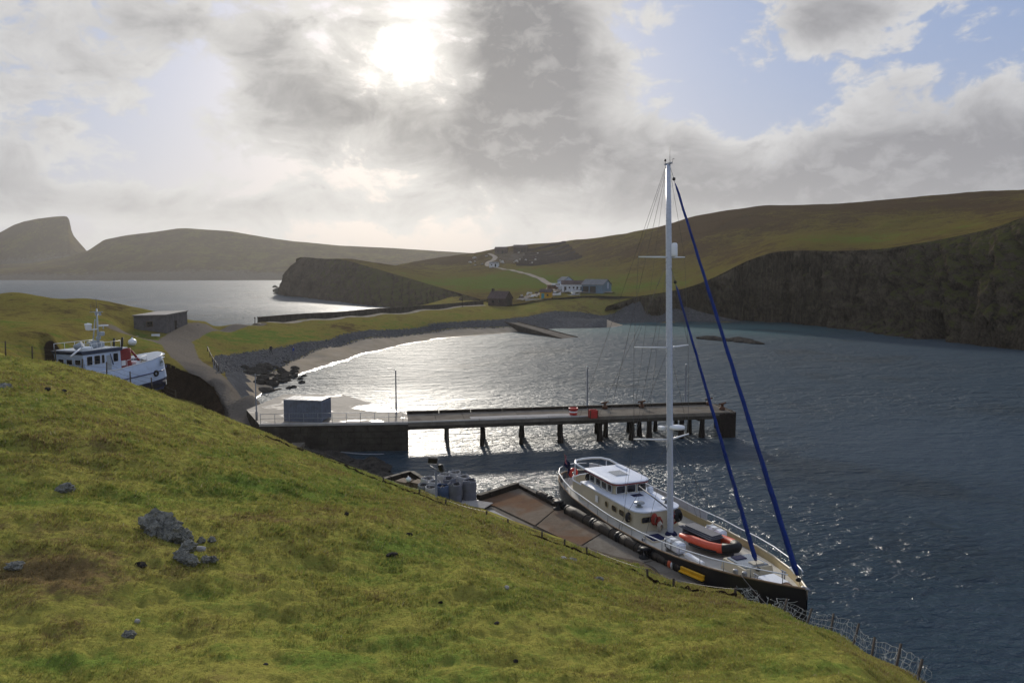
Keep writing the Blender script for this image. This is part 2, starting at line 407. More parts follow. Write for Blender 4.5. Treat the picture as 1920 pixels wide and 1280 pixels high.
HILL_TONE = blobs([0.55, (300, 930, 330, 28, .34), (640, 915, 160, 22, .26), (150, 850, 300, 40, .14), (760, 1040, 120, 45, .34), (430, 845, 60, 10, .2), (100, 1090, 230, 45, -.42), (250, 1200, 200, 30, -.1), (1000, 1010, 170, 30, -.2), (1000, 1120, 120, 40, .15),
    (420, 835, 130, 12, -.25), (330, 700, 160, 14, -.25), (1330, 1140, 130, 30, -.2), (880, 900, 120, 20, -.15), (140, 1270, 160, 22, .35), (1150, 1240, 120, 40, .1), (820, 960, 100, 18, -.25), (560, 1000, 200, 30, -.12)])
HILL_ROCK = lambda X, Y, PX, Z: np.clip((Y-sil_d(PX)-1.2)/2.5, 0, 1)*np.where(PX < 60, 0, 1)*.9+.8*np.clip((Y-sil_d(PX)+3.2)/1.6, 0, 1)*np.clip((PX-1040)/60, 0, 1)*np.clip((1345-PX)/30, 0, 1)
hill, HX, HY, HZ = polar('hillside', 620, 430, -330, 2330, 1.6, lambda p: sil_d(p)+14, HILL, M_TURF, hill_detail, HILL_TONE, HILL_ROCK)
def hill_z(x, y):
    x = np.atleast_1d(np.asarray(x, float)); y = np.atleast_1d(np.asarray(y, float)); px = x/y*FPX+960
    return HILL(px, y)+hill_detail(x, y)
def hz1(x, y): return float(hill_z(x, y)[0])
def hill_at(px, py):            # point of the hillside seen at a pixel
    ds = np.exp(np.linspace(math.log(4), math.log(75), 900)); v = pdir(px, py)
    xs = v.x/v.y*ds; zr = CAM_H+v.z/v.y*ds; zt = hill_z(xs, ds)
    i = int(np.argmax(zt >= zr)); return Vector((xs[i], ds[i], zt[i]))

# ---------------------------------------------------------------- B. field, isthmus and beach
def Z0(px, py, z=0.0):
    p = at_z(px, py, z); return (px, p.y, z)
fp = [pz(-500, 655, 68), pz(-500, 620, 95), pz(-500, 552, 150), pz(0, 657, 68), pz(0, 640, 78), pz(0, 620, 95), pz(0, 590, 120), pz(0, 557, 150), pz(50, 557, 150), pz(100, 640, 84), pz(100, 620, 98), pz(100, 590, 124), pz(100, 565, 147),
      pz(155, 563, 148), pz(200, 566, 148), pz(200, 600, 125), pz(200, 640, 106), pz(240, 575, 150), pz(280, 583, 152), pz(340, 598, 158), pz(390, 606, 163), pz(440, 608, 172), pz(280, 655, 105), pz(310, 690, 97.5), pz(290, 672, 102),
      pz(250, 632, 128), pz(350, 622, 141), pz(300, 640, 122), pz(330, 640, 130), pz(340, 665, 112), pz(380, 690, 101), pz(420, 720, 92), pz(470, 745, 86), pz(375, 720, 94),
      (60, 80, 9.6), (110, 80, 3.8), (160, 83, 3.4), (200, 87, 3.2), (290, 92, 2.6), (250, 94, 3.0), (320, 93, 2.0), (340, 91, 1.8), (365, 88, 1.6), (385, 84, 1.5), (400, 80, 1.4), (420, 76, 1.4), (120, 90, 7.8), (160, 96, 7.2), (210, 99, 6.6), (395, 93, 4.1), (430, 86, 2.7)]
for px in (-500, 0, 50, 155, 240): fp.append((px, 172, -2.0))
fp += [(300, 172, -1.0), (350, 176, -1.0), (400, 180, -1.), (440, 188, -1.5)]
SHORE = [(470, 752, 0), (505, 728, 0), (530, 712, 0), (600, 691, 0), (650, 675, 0), (700, 659, 0), (760, 646, 0), (800, 640, 0), (850, 633, 0), (900, 628, 0), (970, 622, 0), (1040, 616, 0), (1130, 607, 0), (1200, 604.5, 0), (1290, 602.5, 0), (1420, 601, 0)]
fp += [Z0(*q) for q in SHORE]
fp += [(q[0], at_z(q[0], q[1], 0).y*0.9, -1.6) for q in SHORE]+[(q[0], at_z(q[0], q[1], 0).y*0.75, -4) for q in SHORE[2:]]
fp += [Z0(480, 700, 1.0), Z0(520, 690, 1.0), Z0(560, 668, 1.2), Z0(640, 646, 1.3), Z0(740, 630, 1.3), Z0(810, 620, 1.3), Z0(960, 612, 1.2), Z0(1130, 602, 1.0), Z0(1260, 599, .9)]
fp += [Z0(405, 668, 3.2), Z0(430, 662, 3.0), Z0(480, 655, 3.0), Z0(560, 641, 3.0), Z0(640, 626, 3.0), Z0(700, 617, 3.0), Z0(810, 606, 3.0), Z0(880, 601, 3.0), Z0(950, 597, 3.0), Z0(1030, 590, 3.2), Z0(1100, 585, 3.2), Z0(1150, 585, 3.0), Z0(1220, 588, 2.4), Z0(1290, 590, 2.2)]
ROADZ = [(400, 616, 5.0), (480, 610, 4.7), (560, 603, 4.6), (640, 597, 4.6), (700, 592, 4.6), (770, 585, 4.6), (840, 579, 4.7), (900, 572, 5.0), (940, 568, 5.4)]
fp += [Z0(*q) for q in ROADZ]
fp += [(q[0], at_z(*q).y+7, q[2]) for q in ROADZ[:7]]+[(q[0], at_z(*q).y+14, 1.5) for q in ROADZ[1:6]]+[(q[0], at_z(*q).y+24, -1.5) for q in ROADZ[1:6]]
fp += [pz(430, 635, 145), pz(500, 626, 160), pz(560, 615, 176), pz(960, 573, 266), pz(1030, 563, 270), pz(1100, 557, 278), pz(1150, 556, 274), pz(1200, 558, 266), pz(1290, 545, 268), (900, 300, 6), (1000, 300, 7.5), (1100, 300, 8.2), (850, 335, 6), (800, 345, 2)]
FIELD = RBF(fp)
def field_detail(X, Y, PX=None): return 0.16*fbm(X*.12, Y*.12, 0, 3, 5)+.10*fbm(X*.5, Y*.5, 0, 3, 6)
bank_d = interp([(285, 99), (296, 99), (318, 98.5), (345, 97), (375, 94.5), (395, 91), (408, 87), (420, 82.5)])
def FIELD_H(PX, D):
    Z = FIELD(PX, D); inside = (PX > 262) & (PX < 421) & (D < bank_d(PX)-.35); return np.where(inside, np.minimum(Z, 1.3), Z)
def zone_between(PX, Y, lo, hi, soft=1.5): return np.clip((Y-lo(PX))/soft, 0, 1)*np.clip((hi(PX)-Y)/soft, 0, 1)
sand_hi = interp([(300, 60), (440, 118)]+[(q[0], q[1]) for q in [Z0(480, 702, 1.0), Z0(520, 690, 1.0), Z0(560, 668, 1.2), Z0(640, 646, 1.3), Z0(740, 630, 1.3), Z0(810, 620, 1.3), Z0(960, 612, 1.2), Z0(1020, 609, 1.2)]]+[(1040, 10), (1120, 10), (1140, Z0(1140, 602.5, .8)[1]), (1290, Z0(1290, 599, .9)[1])])
peb_hi = interp([(300, 60), (380, 100), (400, 126)]+[(q[0], q[1]) for q in [Z0(430, 662, 3.0), Z0(480, 655, 3.0), Z0(560, 641, 3.0), Z0(640, 626, 3.0), Z0(700, 617, 3.0), Z0(810, 606, 3.0), Z0(880, 601, 3.0), Z0(950, 597, 3.0), Z0(1030, 588, 3.2), Z0(1100, 585, 3.2), Z0(1150, 585, 3.0), Z0(1220, 586, 2.4), Z0(1290, 586, 2.2), Z0(1420, 588, 2.0)]])
def shore_material():
    m, t, b = material('shore_ground'); p = coords(t); z = t.sep(p)[2]
    sand = t.new('ShaderNodeAttribute', attribute_name='sand').outputs['Fac']; peb = t.new('ShaderNodeAttribute', attribute_name='pebble').outputs['Fac']; trk = t.new('ShaderNodeAttribute', attribute_name='track').outputs['Fac']
    tone = t.new('ShaderNodeAttribute', attribute_name='tone').outputs['Fac']; rock = t.new('ShaderNodeAttribute', attribute_name='rock').outputs['Fac']
    big = t.noise(p, .05, 5, .6, .4); mid = t.noise(p, .35, 5, .65, .3); fine = t.noise(p, 2.6, 6, .7)
    tn = t.math('ADD', tone, t.math('ADD', t.math('MULTIPLY', t.math('SUBTRACT', big, .5), 1.2), t.math('MULTIPLY', t.math('SUBTRACT', mid, .5), 1.7)))
    c = t.mix(t.ramp(tn, .0, .5), (.085, .058, .030), (.185, .155, .042)); c = t.mix(t.ramp(tn, .5, .95), c, (.100, .142, .028))
    c = t.mix(t.ramp(fine, .32, .5, .65, 0), c, (.035, .034, .012))
    def edge(a, s=.5): return t.ramp(t.math('ADD', a, t.math('MULTIPLY', t.math('SUBTRACT', t.math('ADD', t.math('MULTIPLY', mid, .6), t.math('MULTIPLY', fine, .4)), .5), s)), .42, .58)
    v = t.new('ShaderNodeTexVoronoi'); t.put(v.inputs['Vector'], p); v.inputs['Scale'].default_value = 2.2
    pebc = t.mix(v.outputs['Color'], (.045, .047, .05), (.13, .135, .145)); pebc = t.mix(t.ramp(mid, .35, .65), pebc, (.07, .072, .078))
    c = t.mix(edge(rock), c, (.03, .022, .015))
    c = t.mix(edge(peb), c, pebc)
    sandc = t.mix(t.ramp(mid, .3, .7), (.30, .25, .18), (.37, .31, .235))
    wet = t.ramp(t.math('ADD', z, t.math('MULTIPLY', t.math('SUBTRACT', big, .5), .3)), .02, .17, 1.0, 0.0)
    sandc = t.mix(t.math('MULTIPLY', wet, .55), sandc, (.09, .075, .055))
    c = t.mix(edge(sand, .35), c, sandc)
    c = t.mix(edge(trk, .8), c, t.mix(fine, (.10, .085, .068), (.21, .185, .155)))
    t.put(b.inputs['Base Color'], c)
    t.put(b.inputs['Roughness'], t.math('SUBTRACT', .9, t.math('MULTIPLY', t.math('MULTIPLY', wet, edge(sand, .35)), .74)))
    t.put(b.inputs['Specular IOR Level'], t.math('MULTIPLY', t.math('MULTIPLY', wet, edge(sand, .35)), .45))
    h = t.math('ADD', t.math('MULTIPLY', fine, t.math('SUBTRACT', 1.0, edge(sand, .35))), t.math('MULTIPLY', t.math('MULTIPLY', v.outputs['Distance'], edge(peb)), -1.0))
    bump(t, b, h, .8, .35); return m
M_SHORE = shore_material()
TRACK = [(312, 650, 118), (325, 640, 130), (360, 622, 144), (400, 616, 157), (480, 611, 177)]
TRACK_DN = [(332, 640, 130), (335, 660, 114), (352, 678, 105), (385, 697, 99), (425, 722, 92), (455, 742, 87), (500, 757, 83)]
def track_mask(X, Y):
    r = np.zeros(X.shape)
    for line, w in ((TRACK, 1.5), (TRACK_DN, 1.7)):
        P = [(wx(a, d), d) for a, _, d in line]
        for (x0, y0), (x1, y1) in zip(P[:-1], P[1:]):
            L2 = (x1-x0)**2+(y1-y0)**2; tt = np.clip(((X-x0)*(x1-x0)+(Y-y0)*(y1-y0))/L2, 0, 1)
            dd = np.hypot(X-x0-tt*(x1-x0), Y-y0-tt*(y1-y0)); r = np.maximum(r, np.clip(1.0-(dd-w)/1.6, 0, 1))
    dd = np.hypot((X-wx(275, 124))/5.5, (Y-121)/4.0); r = np.maximum(r, .62*np.clip(1.8-dd, 0, 1))
    dd = np.hypot((X-wx(480, 84))/7.5, (Y-84)/6.0); r = np.maximum(r, np.clip(2.2-1.3*dd, 0, 1))
    return r
FT = blobs([.45, (500, 630, 110, 12, .5), (720, 605, 130, 8, .05), (100, 580, 140, 14, -.12), (100, 600, 90, 10, .12), (80, 650, 60, 10, .3), (250, 640, 60, 14, .25), (880, 590, 60, 8, .15), (640, 612, 60, 6, -.2)])
def field_rock(X, Y, PX, Z):
    g = np.gradient(Z, axis=0)/np.maximum(np.gradient(Y, axis=0), .05)
    return np.clip((np.abs(g)-.5)/.6, 0, 1)*((Z > 2)*1.0)
field, FX, FY, FZ = polar('field', 620, 420, -330, 1440, 62, lambda p: np.where(p < 780, 352, np.minimum(352, np.interp(p, [780, 850, 900, 960, 1030, 1100, 1150, 1200, 1290, 1440], [352, 342, 296, 266, 272, 279, 271, 264, 261, 254]))), FIELD_H, M_SHORE, field_detail, FT, field_rock)
fme = field.data; FPXg = FX/FY*FPX+960
attr(fme, 'sand', zone_between(FPXg, FY, lambda p: 0*p, sand_hi, 1.5).ravel()*(FY.ravel() > 92)*np.clip((FPXg.ravel()-452+14*fbm(FX.ravel()*.4, FY.ravel()*.4, 0, 3, 8))/18, 0, 1))
attr(fme, 'pebble', np.maximum(zone_between(FPXg, FY, lambda p: sand_hi(p)-1, peb_hi, 2.0)*(FPXg > 395), 1.0*((FPXg > 396) & (FPXg < 500) & (FY > 82) & (FY < 126) & (FZ < 3.0))).ravel())
attr(fme, 'track', track_mask(FX, FY).ravel())
def field_z(x, y):
    px = x/y*FPX+960; return float((FIELD(px, y)+field_detail(np.array([x]), np.array([y])))[0])

bt = [(296, 684, 99), (318, 690, 98.5), (345, 697, 97), (375, 708, 94.5), (395, 724, 91), (408, 744, 87), (420, 768, 82.5)]
bb = [(292, 95.5), (316, 95), (340, 93), (366, 89.5), (384, 86), (396, 82.5), (404, 78.5)]
BANK = ([Vector((wx(p, d), d, 1.2)) for p, d in bb], [at_d(*q)+Vector((0, 0, .12)) for q in bt])
# ---------------------------------------------------------------- C/D. headland, valley and the big hill on the right
EDGE = [(556, 487, 515), (600, 485, 495), (637, 486, 470), (700, 503, 420), (760, 520, 388), (790, 533, 370), (850, 546, 338), (900, 562, 292), (960, 571, 263), (1030, 560, 270), (1100, 554, 278), (1150, 555, 270), (1200, 556, 264), (1290, 540, 260),
        (1340, 520, 258), (1400, 490, 255), (1450, 474, 250), (1560, 472, 240), (1650, 468, 230), (1760, 450, 220), (1850, 430, 212), (1920, 405, 205), (2100, 370, 190), (2500, 340, 175)]
CREST = [(750, 496, 560), (800, 487, 600), (860, 478, 620), (915, 471, 620), (935, 465, 610), (1000, 457, 600), (1080, 449, 570), (1150, 441, 545), (1200, 432, 520), (1250, 421, 500), (1300, 405, 480), (1350, 396, 470), (1430, 385, 460), (1550, 384, 450), (1650, 376, 440),
         (1750, 368, 435), (1840, 360, 430), (1920, 362, 430), (2100, 366, 430), (2500, 380, 430)]
vp = [pz(*q) for q in EDGE+CREST]
vp += [(q[0], q[2]+45, at_d(*q).z-4) for q in CREST]+[(q[0], q[2]+140, at_d(*q).z-28) for q in CREST]
vp += [pz(*q) for q in [(960, 566, 275), (915, 560, 290), (1030, 552, 292), (1100, 548, 298), (1032, 544, 310), (1032, 531, 338), (1015, 521, 372), (960, 509, 430), (915, 499, 478), (916, 491, 508), (930, 483, 540), (880, 516, 430), (850, 531, 380), (820, 521, 420), (740, 500, 470), (700, 493, 470),
      (780, 506, 480), (1080, 540, 320), (1150, 535, 320), (1250, 520, 310), (1150, 500, 400), (1080, 497, 440), (1250, 480, 370), (1350, 452, 360), (1450, 432, 350), (1600, 424, 330), (1750, 408, 320), (1850, 394, 310), (1920, 384, 300), (1340, 495, 300), (1450, 455, 290), (1650, 448, 275), (1000, 480, 530), (1060, 480, 500), (860, 500, 520), (800, 499, 540)]]
vp += [(500, 520, -4), (540, 560, 2), (556, 560, 8), (600, 545, 12), (637, 545, 15), (600, 600, -5), (680, 560, 12), (720, 620, -4), (640, 620, -6)]
VAL = RBF(vp)
edge_d = interp([(q[0], q[2]) for q in EDGE]); crest_d = interp([(500, 560), (640, 540)]+[(q[0], q[2]) for q in CREST])
def val_detail(X, Y, PX=None): return 1.0*fbm(X*.018, Y*.018, 0, 4, 31)+.9*fbm(X*.07, Y*.07, 0, 4, 37)
def val_d(X, Y, PX): 
    e = np.clip((Y-edge_d(PX))/25, 0, 1); c = 1-.75*np.exp(-((Y-crest_d(PX))/30)**2)
    return val_detail(X, Y)*e*c
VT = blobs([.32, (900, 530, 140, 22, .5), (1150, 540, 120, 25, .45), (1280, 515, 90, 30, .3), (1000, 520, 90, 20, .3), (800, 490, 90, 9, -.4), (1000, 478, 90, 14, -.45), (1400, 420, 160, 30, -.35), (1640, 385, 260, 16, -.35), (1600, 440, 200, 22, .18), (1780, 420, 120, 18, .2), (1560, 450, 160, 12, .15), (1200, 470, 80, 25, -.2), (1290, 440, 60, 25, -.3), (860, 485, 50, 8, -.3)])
def val_rock(X, Y, PX, Z):
    PY = 505+(CAM_H-Z)*FPX/Y
    return .55*np.exp(-((PX-1000)/85)**4-((PY-482)/14)**4)
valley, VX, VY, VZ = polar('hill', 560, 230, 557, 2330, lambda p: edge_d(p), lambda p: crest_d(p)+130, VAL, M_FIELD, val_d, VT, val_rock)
def val_z(x, y):
    px = np.atleast_1d(x/y*FPX+960.); return float((VAL(px, np.atleast_1d(float(y)))+val_d(np.atleast_1d(float(x)), np.atleast_1d(float(y)), px))[0])
def val_at(px, d): x = wx(px, d); return Vector((x, d, val_z(x, d)))

def loft(name, base, top, ncol, nrow, mat, amp, seed, ease=1.25, extra=None):
    def resample(P):
        P = np.array([tuple(p) for p in P]); L = np.concatenate([[0], np.cumsum(np.linalg.norm(np.diff(P, axis=0), axis=1))]); return P, L/L[-1]
    B, _ = resample(base); T, _ = resample(top); k = np.linspace(0, 1, len(B)); u = np.linspace(0, 1, ncol)
    L = np.concatenate([[0], np.cumsum(np.linalg.norm(np.diff((B+T)/2, axis=0), axis=1))]); k = L/L[-1]
    Bu = np.stack([np.interp(u, k, B[:, i]) for i in range(3)], 1); Tu = np.stack([np.interp(u, k, T[:, i]) for i in range(3)], 1)
    tg = np.gradient(Bu, axis=0); nrm = np.stack([tg[:, 1], -tg[:, 0]], 1); nrm /= np.linalg.norm(nrm, axis=1)[:, None]+1e-9
    v = np.linspace(0, 1, nrow)[:, None]
    P = np.empty((nrow, ncol, 3)); h = v**ease
    for i in (0, 1): P[:, :, i] = Bu[None, :, i]*(1-h)+Tu[None, :, i]*h
    P[:, :, 2] = Bu[None, :, 2]*(1-v)+Tu[None, :, 2]*v
    s = (u*L[-1])[None]+0*v; zz = P[:, :, 2]
    rib = np.abs(fbm(s*.055, zz*.012, 0, 4, seed))*2-.5; det = fbm(s*.2, zz*.10, 0, 4, seed+5); ledge = fbm(s*.03+zz*.02, zz*.45, 0, 3, seed+9)
    rib2 = -(np.abs(fbm(s*.13+zz*.02, zz*.015, 0, 3, seed+31))*2.4-.6); fine = fbm(s*.75, zz*.5, 0, 4, seed+15, .6); crack = -np.clip(1-np.abs(fbm(s*.16+3, zz*.03, 0, 3, seed+21))*9, 0, 1)
    big = fbm(s*.022, zz*.006, 0, 3, seed+41)
    disp = amp*(big*1.3-rib*1.0+det*.7+rib2*.55+ledge*.12+fine*.32+crack*.7)*np.sin(np.clip(v*1.04, 0, 1)*math.pi)**.45
    disp = disp*np.where(v > .97, 0.15, 1)
    if extra is not None: disp = disp+extra(P, v)
    P[:, :, 0] += nrm[None, :, 0]*disp; P[:, :, 1] += nrm[None, :, 1]*disp
    return structure(link(name, mesh_np(name, P.reshape(-1, 3), grid_faces(nrow, ncol), mat, False)))
loft('earth_bank', BANK[0], BANK[1], 160, 30, M_EARTH, .9, 71, .8)
hb = [at_z(531, 544, 0), at_z(524, 552, 0), at_z(540, 555, 0), at_z(575, 558, 0), at_z(640, 567, 0), at_z(700, 574, 0), at_z(765, 580, 0), at_z(840, 586, 0), at_z(900, 596, 0)]
ht = [at_d(562, 487, 560)]+[Vector((wx(p, d), d, float(VAL(p, d)[0])+.2)) for p, d in ((552, 520), (572, 508), (600, 495), (650, 462), (700, 420), (765, 386), (840, 343), (900, 293))]
for p in hb: p.z = -1.5
loft('headland_cliff', hb, ht, 620, 70, M_HEADROCK, 3.2, 41, 1.1)
ctp = [(float(p), float(edge_d(p))) for p in np.linspace(1200, 2400, 61)]
cbx, cby = [1138, 1200, 1290, 1400, 1500, 1600, 1700, 1800, 1920, 2100, 2400], [597, 600, 599.5, 601, 608, 618, 633, 644, 657, 678, 710]
cb = [at_z(p, float(np.interp(p, cbx, cby)), 0)-Vector((0, 0, 1.2)) for p in [1138]+[q[0] for q in ctp]]
ct = [at_d(1138, 574, 259)]+[Vector((wx(p, d), d, float(VAL(p, d)[0])+.25)) for p, d in ctp]
def cave(P, v):
    PX = P[:, :, 0]/P[:, :, 1]*FPX+960; z = P[:, :, 2]
    r = -16*np.exp(-((PX-1752)/17)**4-((z-1)/4.8)**4)
    r = r-4*np.exp(-((PX-1465)/14)**2-((z-2)/6)**4)
    r = r+3.0*np.exp(-((PX-1640)/110)**4-((z)/1.4)**2)*(0.6+fbm(P[:, :, 0]*.4, P[:, :, 1]*.4, 0, 3, 77))
    return r
loft('cliff', cb, ct, 1000, 120, M_CLIFF, 5.0, 55, 1.35, cave)

# ---------------------------------------------------------------- F. far hills across the sound
def far_loft(name, rows, ncol, sub, mat, amp, tone, seed):
    n = len(rows); pxs = sorted({p[0] for r in rows for p in r}); u = np.linspace(pxs[0], pxs[-1], ncol)
    R = []
    for r in rows:
        pts = np.array([tuple(at_d(*q)) if len(q) == 3 else (wx(q[0], q[1]), q[1], q[3]) for q in r]); px = [q[0] for q in r]
        R.append(np.stack([np.interp(u, px, pts[:, i]) for i in range(3)], 1))
    R = np.array(R); out = []
    for i in range(n-1):
        for k in range(sub): f = k/sub; out.append(R[i]*(1-f)+R[i+1]*f)
    out.append(R[-1]); P = np.array(out)
    for _ in range(2): P[1:-1] = .25*P[:-2]+.5*P[1:-1]+.25*P[2:]
    cr = np.argmax(P[:, :, 2], axis=0); fade = np.clip(np.abs(np.arange(len(P))[:, None]-cr[None])/6, 0, 1)
    P[:, :, 2] += fade*amp*(fbm(P[:, :, 0]*.012, P[:, :, 1]*.012, 0, 4, seed)+.4*fbm(P[:, :, 0]*.05, P[:, :, 1]*.05, 0, 3, seed+3))
    me = mesh_np(name, P.reshape(-1, 3), grid_faces(*P.shape[:2]), mat, True); rr = np.linspace(0, 1, len(P))[:, None]+0*u[None]
    attr(me, 'tone', (tone(rr, P)).ravel()); attr(me, 'rock', np.clip(1.1-rr*4.2, 0, 1).ravel()); return structure(link(name, me))
crest = [(-420, 452), (-200, 462), (-100, 478), (0, 495), (60, 492), (120, 482), (166, 468), (195, 448), (240, 439), (290, 433), (330, 427), (350, 426), (430, 432), (480, 440), (520, 447), (560, 452), (640, 459), (740, 464), (830, 470), (880, 473), (1000, 478)]
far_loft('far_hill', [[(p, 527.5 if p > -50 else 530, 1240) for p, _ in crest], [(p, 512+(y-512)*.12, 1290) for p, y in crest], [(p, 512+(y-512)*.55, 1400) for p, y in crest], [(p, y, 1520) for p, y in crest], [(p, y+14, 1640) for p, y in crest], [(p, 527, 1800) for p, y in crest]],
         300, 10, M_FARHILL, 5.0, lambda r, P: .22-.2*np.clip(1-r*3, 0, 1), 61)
sr = [(-420, 500), (-250, 490), (-160, 476), (-100, 462), (-40, 445), (0, 434), (25, 420), (45, 413), (70, 408), (100, 404), (120, 403), (126, 404), (130, 410), (134, 430), (138, 440), (146, 450), (160, 466), (175, 484), (200, 505), (240, 524)]
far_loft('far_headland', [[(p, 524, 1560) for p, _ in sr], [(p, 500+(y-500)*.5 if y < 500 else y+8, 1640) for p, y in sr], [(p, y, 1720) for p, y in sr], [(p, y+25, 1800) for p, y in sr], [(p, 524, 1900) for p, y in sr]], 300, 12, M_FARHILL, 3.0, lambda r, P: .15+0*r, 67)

# ---------------------------------------------------------------- the sea
def sea_material():
    m, t, b = material('sea_water'); p = coords(t); x, y, z = t.sep(p)
    q = t.comb(t.math('ADD', t.math('MULTIPLY', x, .62), t.math('MULTIPLY', y, .18)), t.math('SUBTRACT', t.math('MULTIPLY', y, 1.25), t.math('MULTIPLY', x, .25)), 0.0)
    w1 = t.noise(q, .42, 3, .5, .5); w2 = t.noise(t.vmath('ADD', q, (31, 7, 3)), 1.25, 4, .55, .6); w3 = t.noise(t.vmath('ADD', q, (3, 57, 9)), 4.2, 3, .55, .3)
    w0 = t.noise(t.vmath('ADD', q, (11, 3, 5)), .13, 3, .5, .6)
    h = t.math('ADD', t.math('ADD', t.math('MULTIPLY', w0, 1.1), t.math('MULTIPLY', w1, .9)), t.math('ADD', t.math('MULTIPLY', w2, .62), t.math('MULTIPLY', w3, .14)))
    gust = t.noise(p, .022, 4, .55, .4)
    bn = t.new('ShaderNodeBump'); bn.inputs['Distance'].default_value = 1.25
    t.put(bn.inputs['Strength'], t.ramp(gust, .35, .65, .5, 1.0)); t.put(bn.inputs['Height'], h); t.l.new(bn.outputs[0], b.inputs['Normal'])
    # shallow sandy bottom shows turquoise in the far corner of the bay and sand-brown along the beach
    def gz(cx, cy, sx, sy):
        a = t.math('POWER', t.math('ABSOLUTE', t.math('DIVIDE', t.math('SUBTRACT', x, cx), sx)), 2.0); c = t.math('POWER', t.math('ABSOLUTE', t.math('DIVIDE', t.math('SUBTRACT', y, cy), sy)), 2.0)
        return t.math('EXPONENT', t.math('MULTIPLY', t.math('ADD', a, c), -1.0))
    sh = t.math('ADD', gz(62, 225, 38, 26), gz(10, 235, 60, 25), clamp=True)
    c = t.mix(t.math('MULTIPLY', sh, .6), (.022, .044, .064), (.035, .125, .125))
    weed = t.ramp(t.noise(p, .05, 5, .6, .5), .52, .68)
    c = t.mix(t.math('MULTIPLY', weed, .6), c, (.007, .014, .016))
    t.put(b.inputs['Base Color'], c); t.put(b.inputs['Roughness'], t.ramp(y, 25, 120, .06, .56, False)); b.inputs['IOR'].default_value = 1.333; b.inputs['Specular IOR Level'].default_value = .4
    df = t.new('ShaderNodeBsdfDiffuse'); t.put(df.inputs[0], t.mix(.5, c, (.048, .062, .075))); t.l.new(bn.outputs[0], df.inputs['Normal']); mx = t.new('ShaderNodeMixShader'); t.put(mx.inputs[0], t.math('MULTIPLY', t.ramp(y, 40, 110, .12, .55, False), t.ramp(y, 230, 380, 1.0, .25)))
    t.l.new(b.outputs[0], mx.inputs[1]); t.l.new(df.outputs[0], mx.inputs[2]); t.l.new(mx.outputs[0], [q for q in t.n if q.type == 'OUTPUT_MATERIAL'][0].inputs[0])
    return m
M_SEA = sea_material()
me = mesh_np('sea', [(-2600, -60, 0), (2600, -60, 0), (2600, 2600, 0), (-2600, 2600, 0)], [(0, 1, 2, 3)], M_SEA)
structure(link('sea', me))

# ================================================================ harbour works
def concrete(name, c0, c1, wet=0.0, scale=.5, rust=None):
    m, t, b = material(name); p = coords(t)
    n = t.noise(p, scale, 7, .65, .4); f = t.noise(p, scale*9, 5, .65)
    c = t.mix(t.ramp(t.math('ADD', t.math('MULTIPLY', n, .7), t.math('MULTIPLY', f, .3)), .3, .7), c0, c1)
    if rust: c = t.mix(t.math('MULTIPLY', t.ramp(t.noise(t.vmath('ADD', p, (4, 9, 1)), scale*.55, 7, .6, .6),   .44, .64), .7), c, t.mix(f, rust, [v*1.5 for v in rust]))
    w = t.ramp(t.noise(t.vmath('ADD', p, (13, 3, 5)), scale*.8, 5, .55, .5), .53, .62)
    if wet: c = t.mix(t.math('MULTIPLY', w, .5*wet), c, (.05, .045, .04))
    t.put(b.inputs['Base Color'], c)
    t.put(b.inputs['Roughness'], t.math('SUBTRACT', .85, t.math('MULTIPLY', w, .6*wet)))
    b.inputs['Specular IOR Level'].default_value = .3 if wet > .9 else 0.0
    bump(t, b, f, .25, .04); return m
M_APRON = concrete('wet_concrete', (.16, .135, .105), (.27, .235, .19), 1.0, .33)
M_DECK = concrete('deck_concrete', (.13, .112, .09), (.225, .20, .165), .35, .6)
M_QUAY = concrete('quay_concrete', (.13, .105, .08), (.215, .175, .135), .3, .5, (.125, .066, .036))
M_PALEC = concrete('pale_concrete', (.33, .31, .29), (.46, .44, .41), .2, .8)
M_WALL = concrete('old_wall', (.035, .030, .025), (.085, .075, .062), 0, .9)
M_TIMBER = paint('dark_timber', (.035, .028, .022), .8, .5, 3, bmp=.4, spec=.1)
M_PILE = paint('weedy_pile', (.022, .017, .014), .7, .5, 4, dirt=(.05, .03, .02), dirt_amt=.6, bmp=.5, spec=.15)
M_PILEPALE = paint('pale_pile', (.13, .12, .10), .7, .4, 4, bmp=.4, spec=.15)
M_GALV = paint('galvanised_steel', (.30, .31, .33), .5, .25, 5, .6)
M_GREYP = paint('grey_pole_paint', (.16, .17, .19), .5, .3, 5)
M_BLACK = paint('black_rubber', (.012, .012, .013), .6, .4, 4, spec=.3)
M_RUST = paint('rusty_iron', (.10, .045, .025), .8, .5, 6, bmp=.4, spec=.2)
M_RED = paint('red_plastic', (.45, .022, .016), .45, .25, 3)
M_WHITE = paint('white_paint', (.74, .76, .78), .4, .08, 2)
M_WOOD = paint('weathered_wood', (.17, .125, .085), .85, .45, 6, bmp=.4, spec=.1)
M_GLASSD = paint('lamp_glass', (.5, .5, .48), .15, .1, 3)
DZ = 2.75
A = at_z(765, 793, DZ); Bp = at_z(1375, 772, DZ)
e = Vector((Bp.x-A.x, Bp.y-A.y, 0)); PL = e.length; PR = math.atan2(e.y, e.x)
pier = thing('pier', 'long low concrete pier on dark piles reaching across the bay', 'pier', (A.x, A.y, 0), PR)
def pier_local(p): v = Vector((p[0]-A.x, p[1]-A.y, 0)); c, s = math.cos(PR), math.sin(PR); return Vector((v.x*c+v.y*s, -v.x*s+v.y*c, p[2] if len(p) > 2 else 0))
XH = pier_local(at_z(1118, 784, DZ)).x            # where the pier head begins
PW = 4.9
nsl = 12
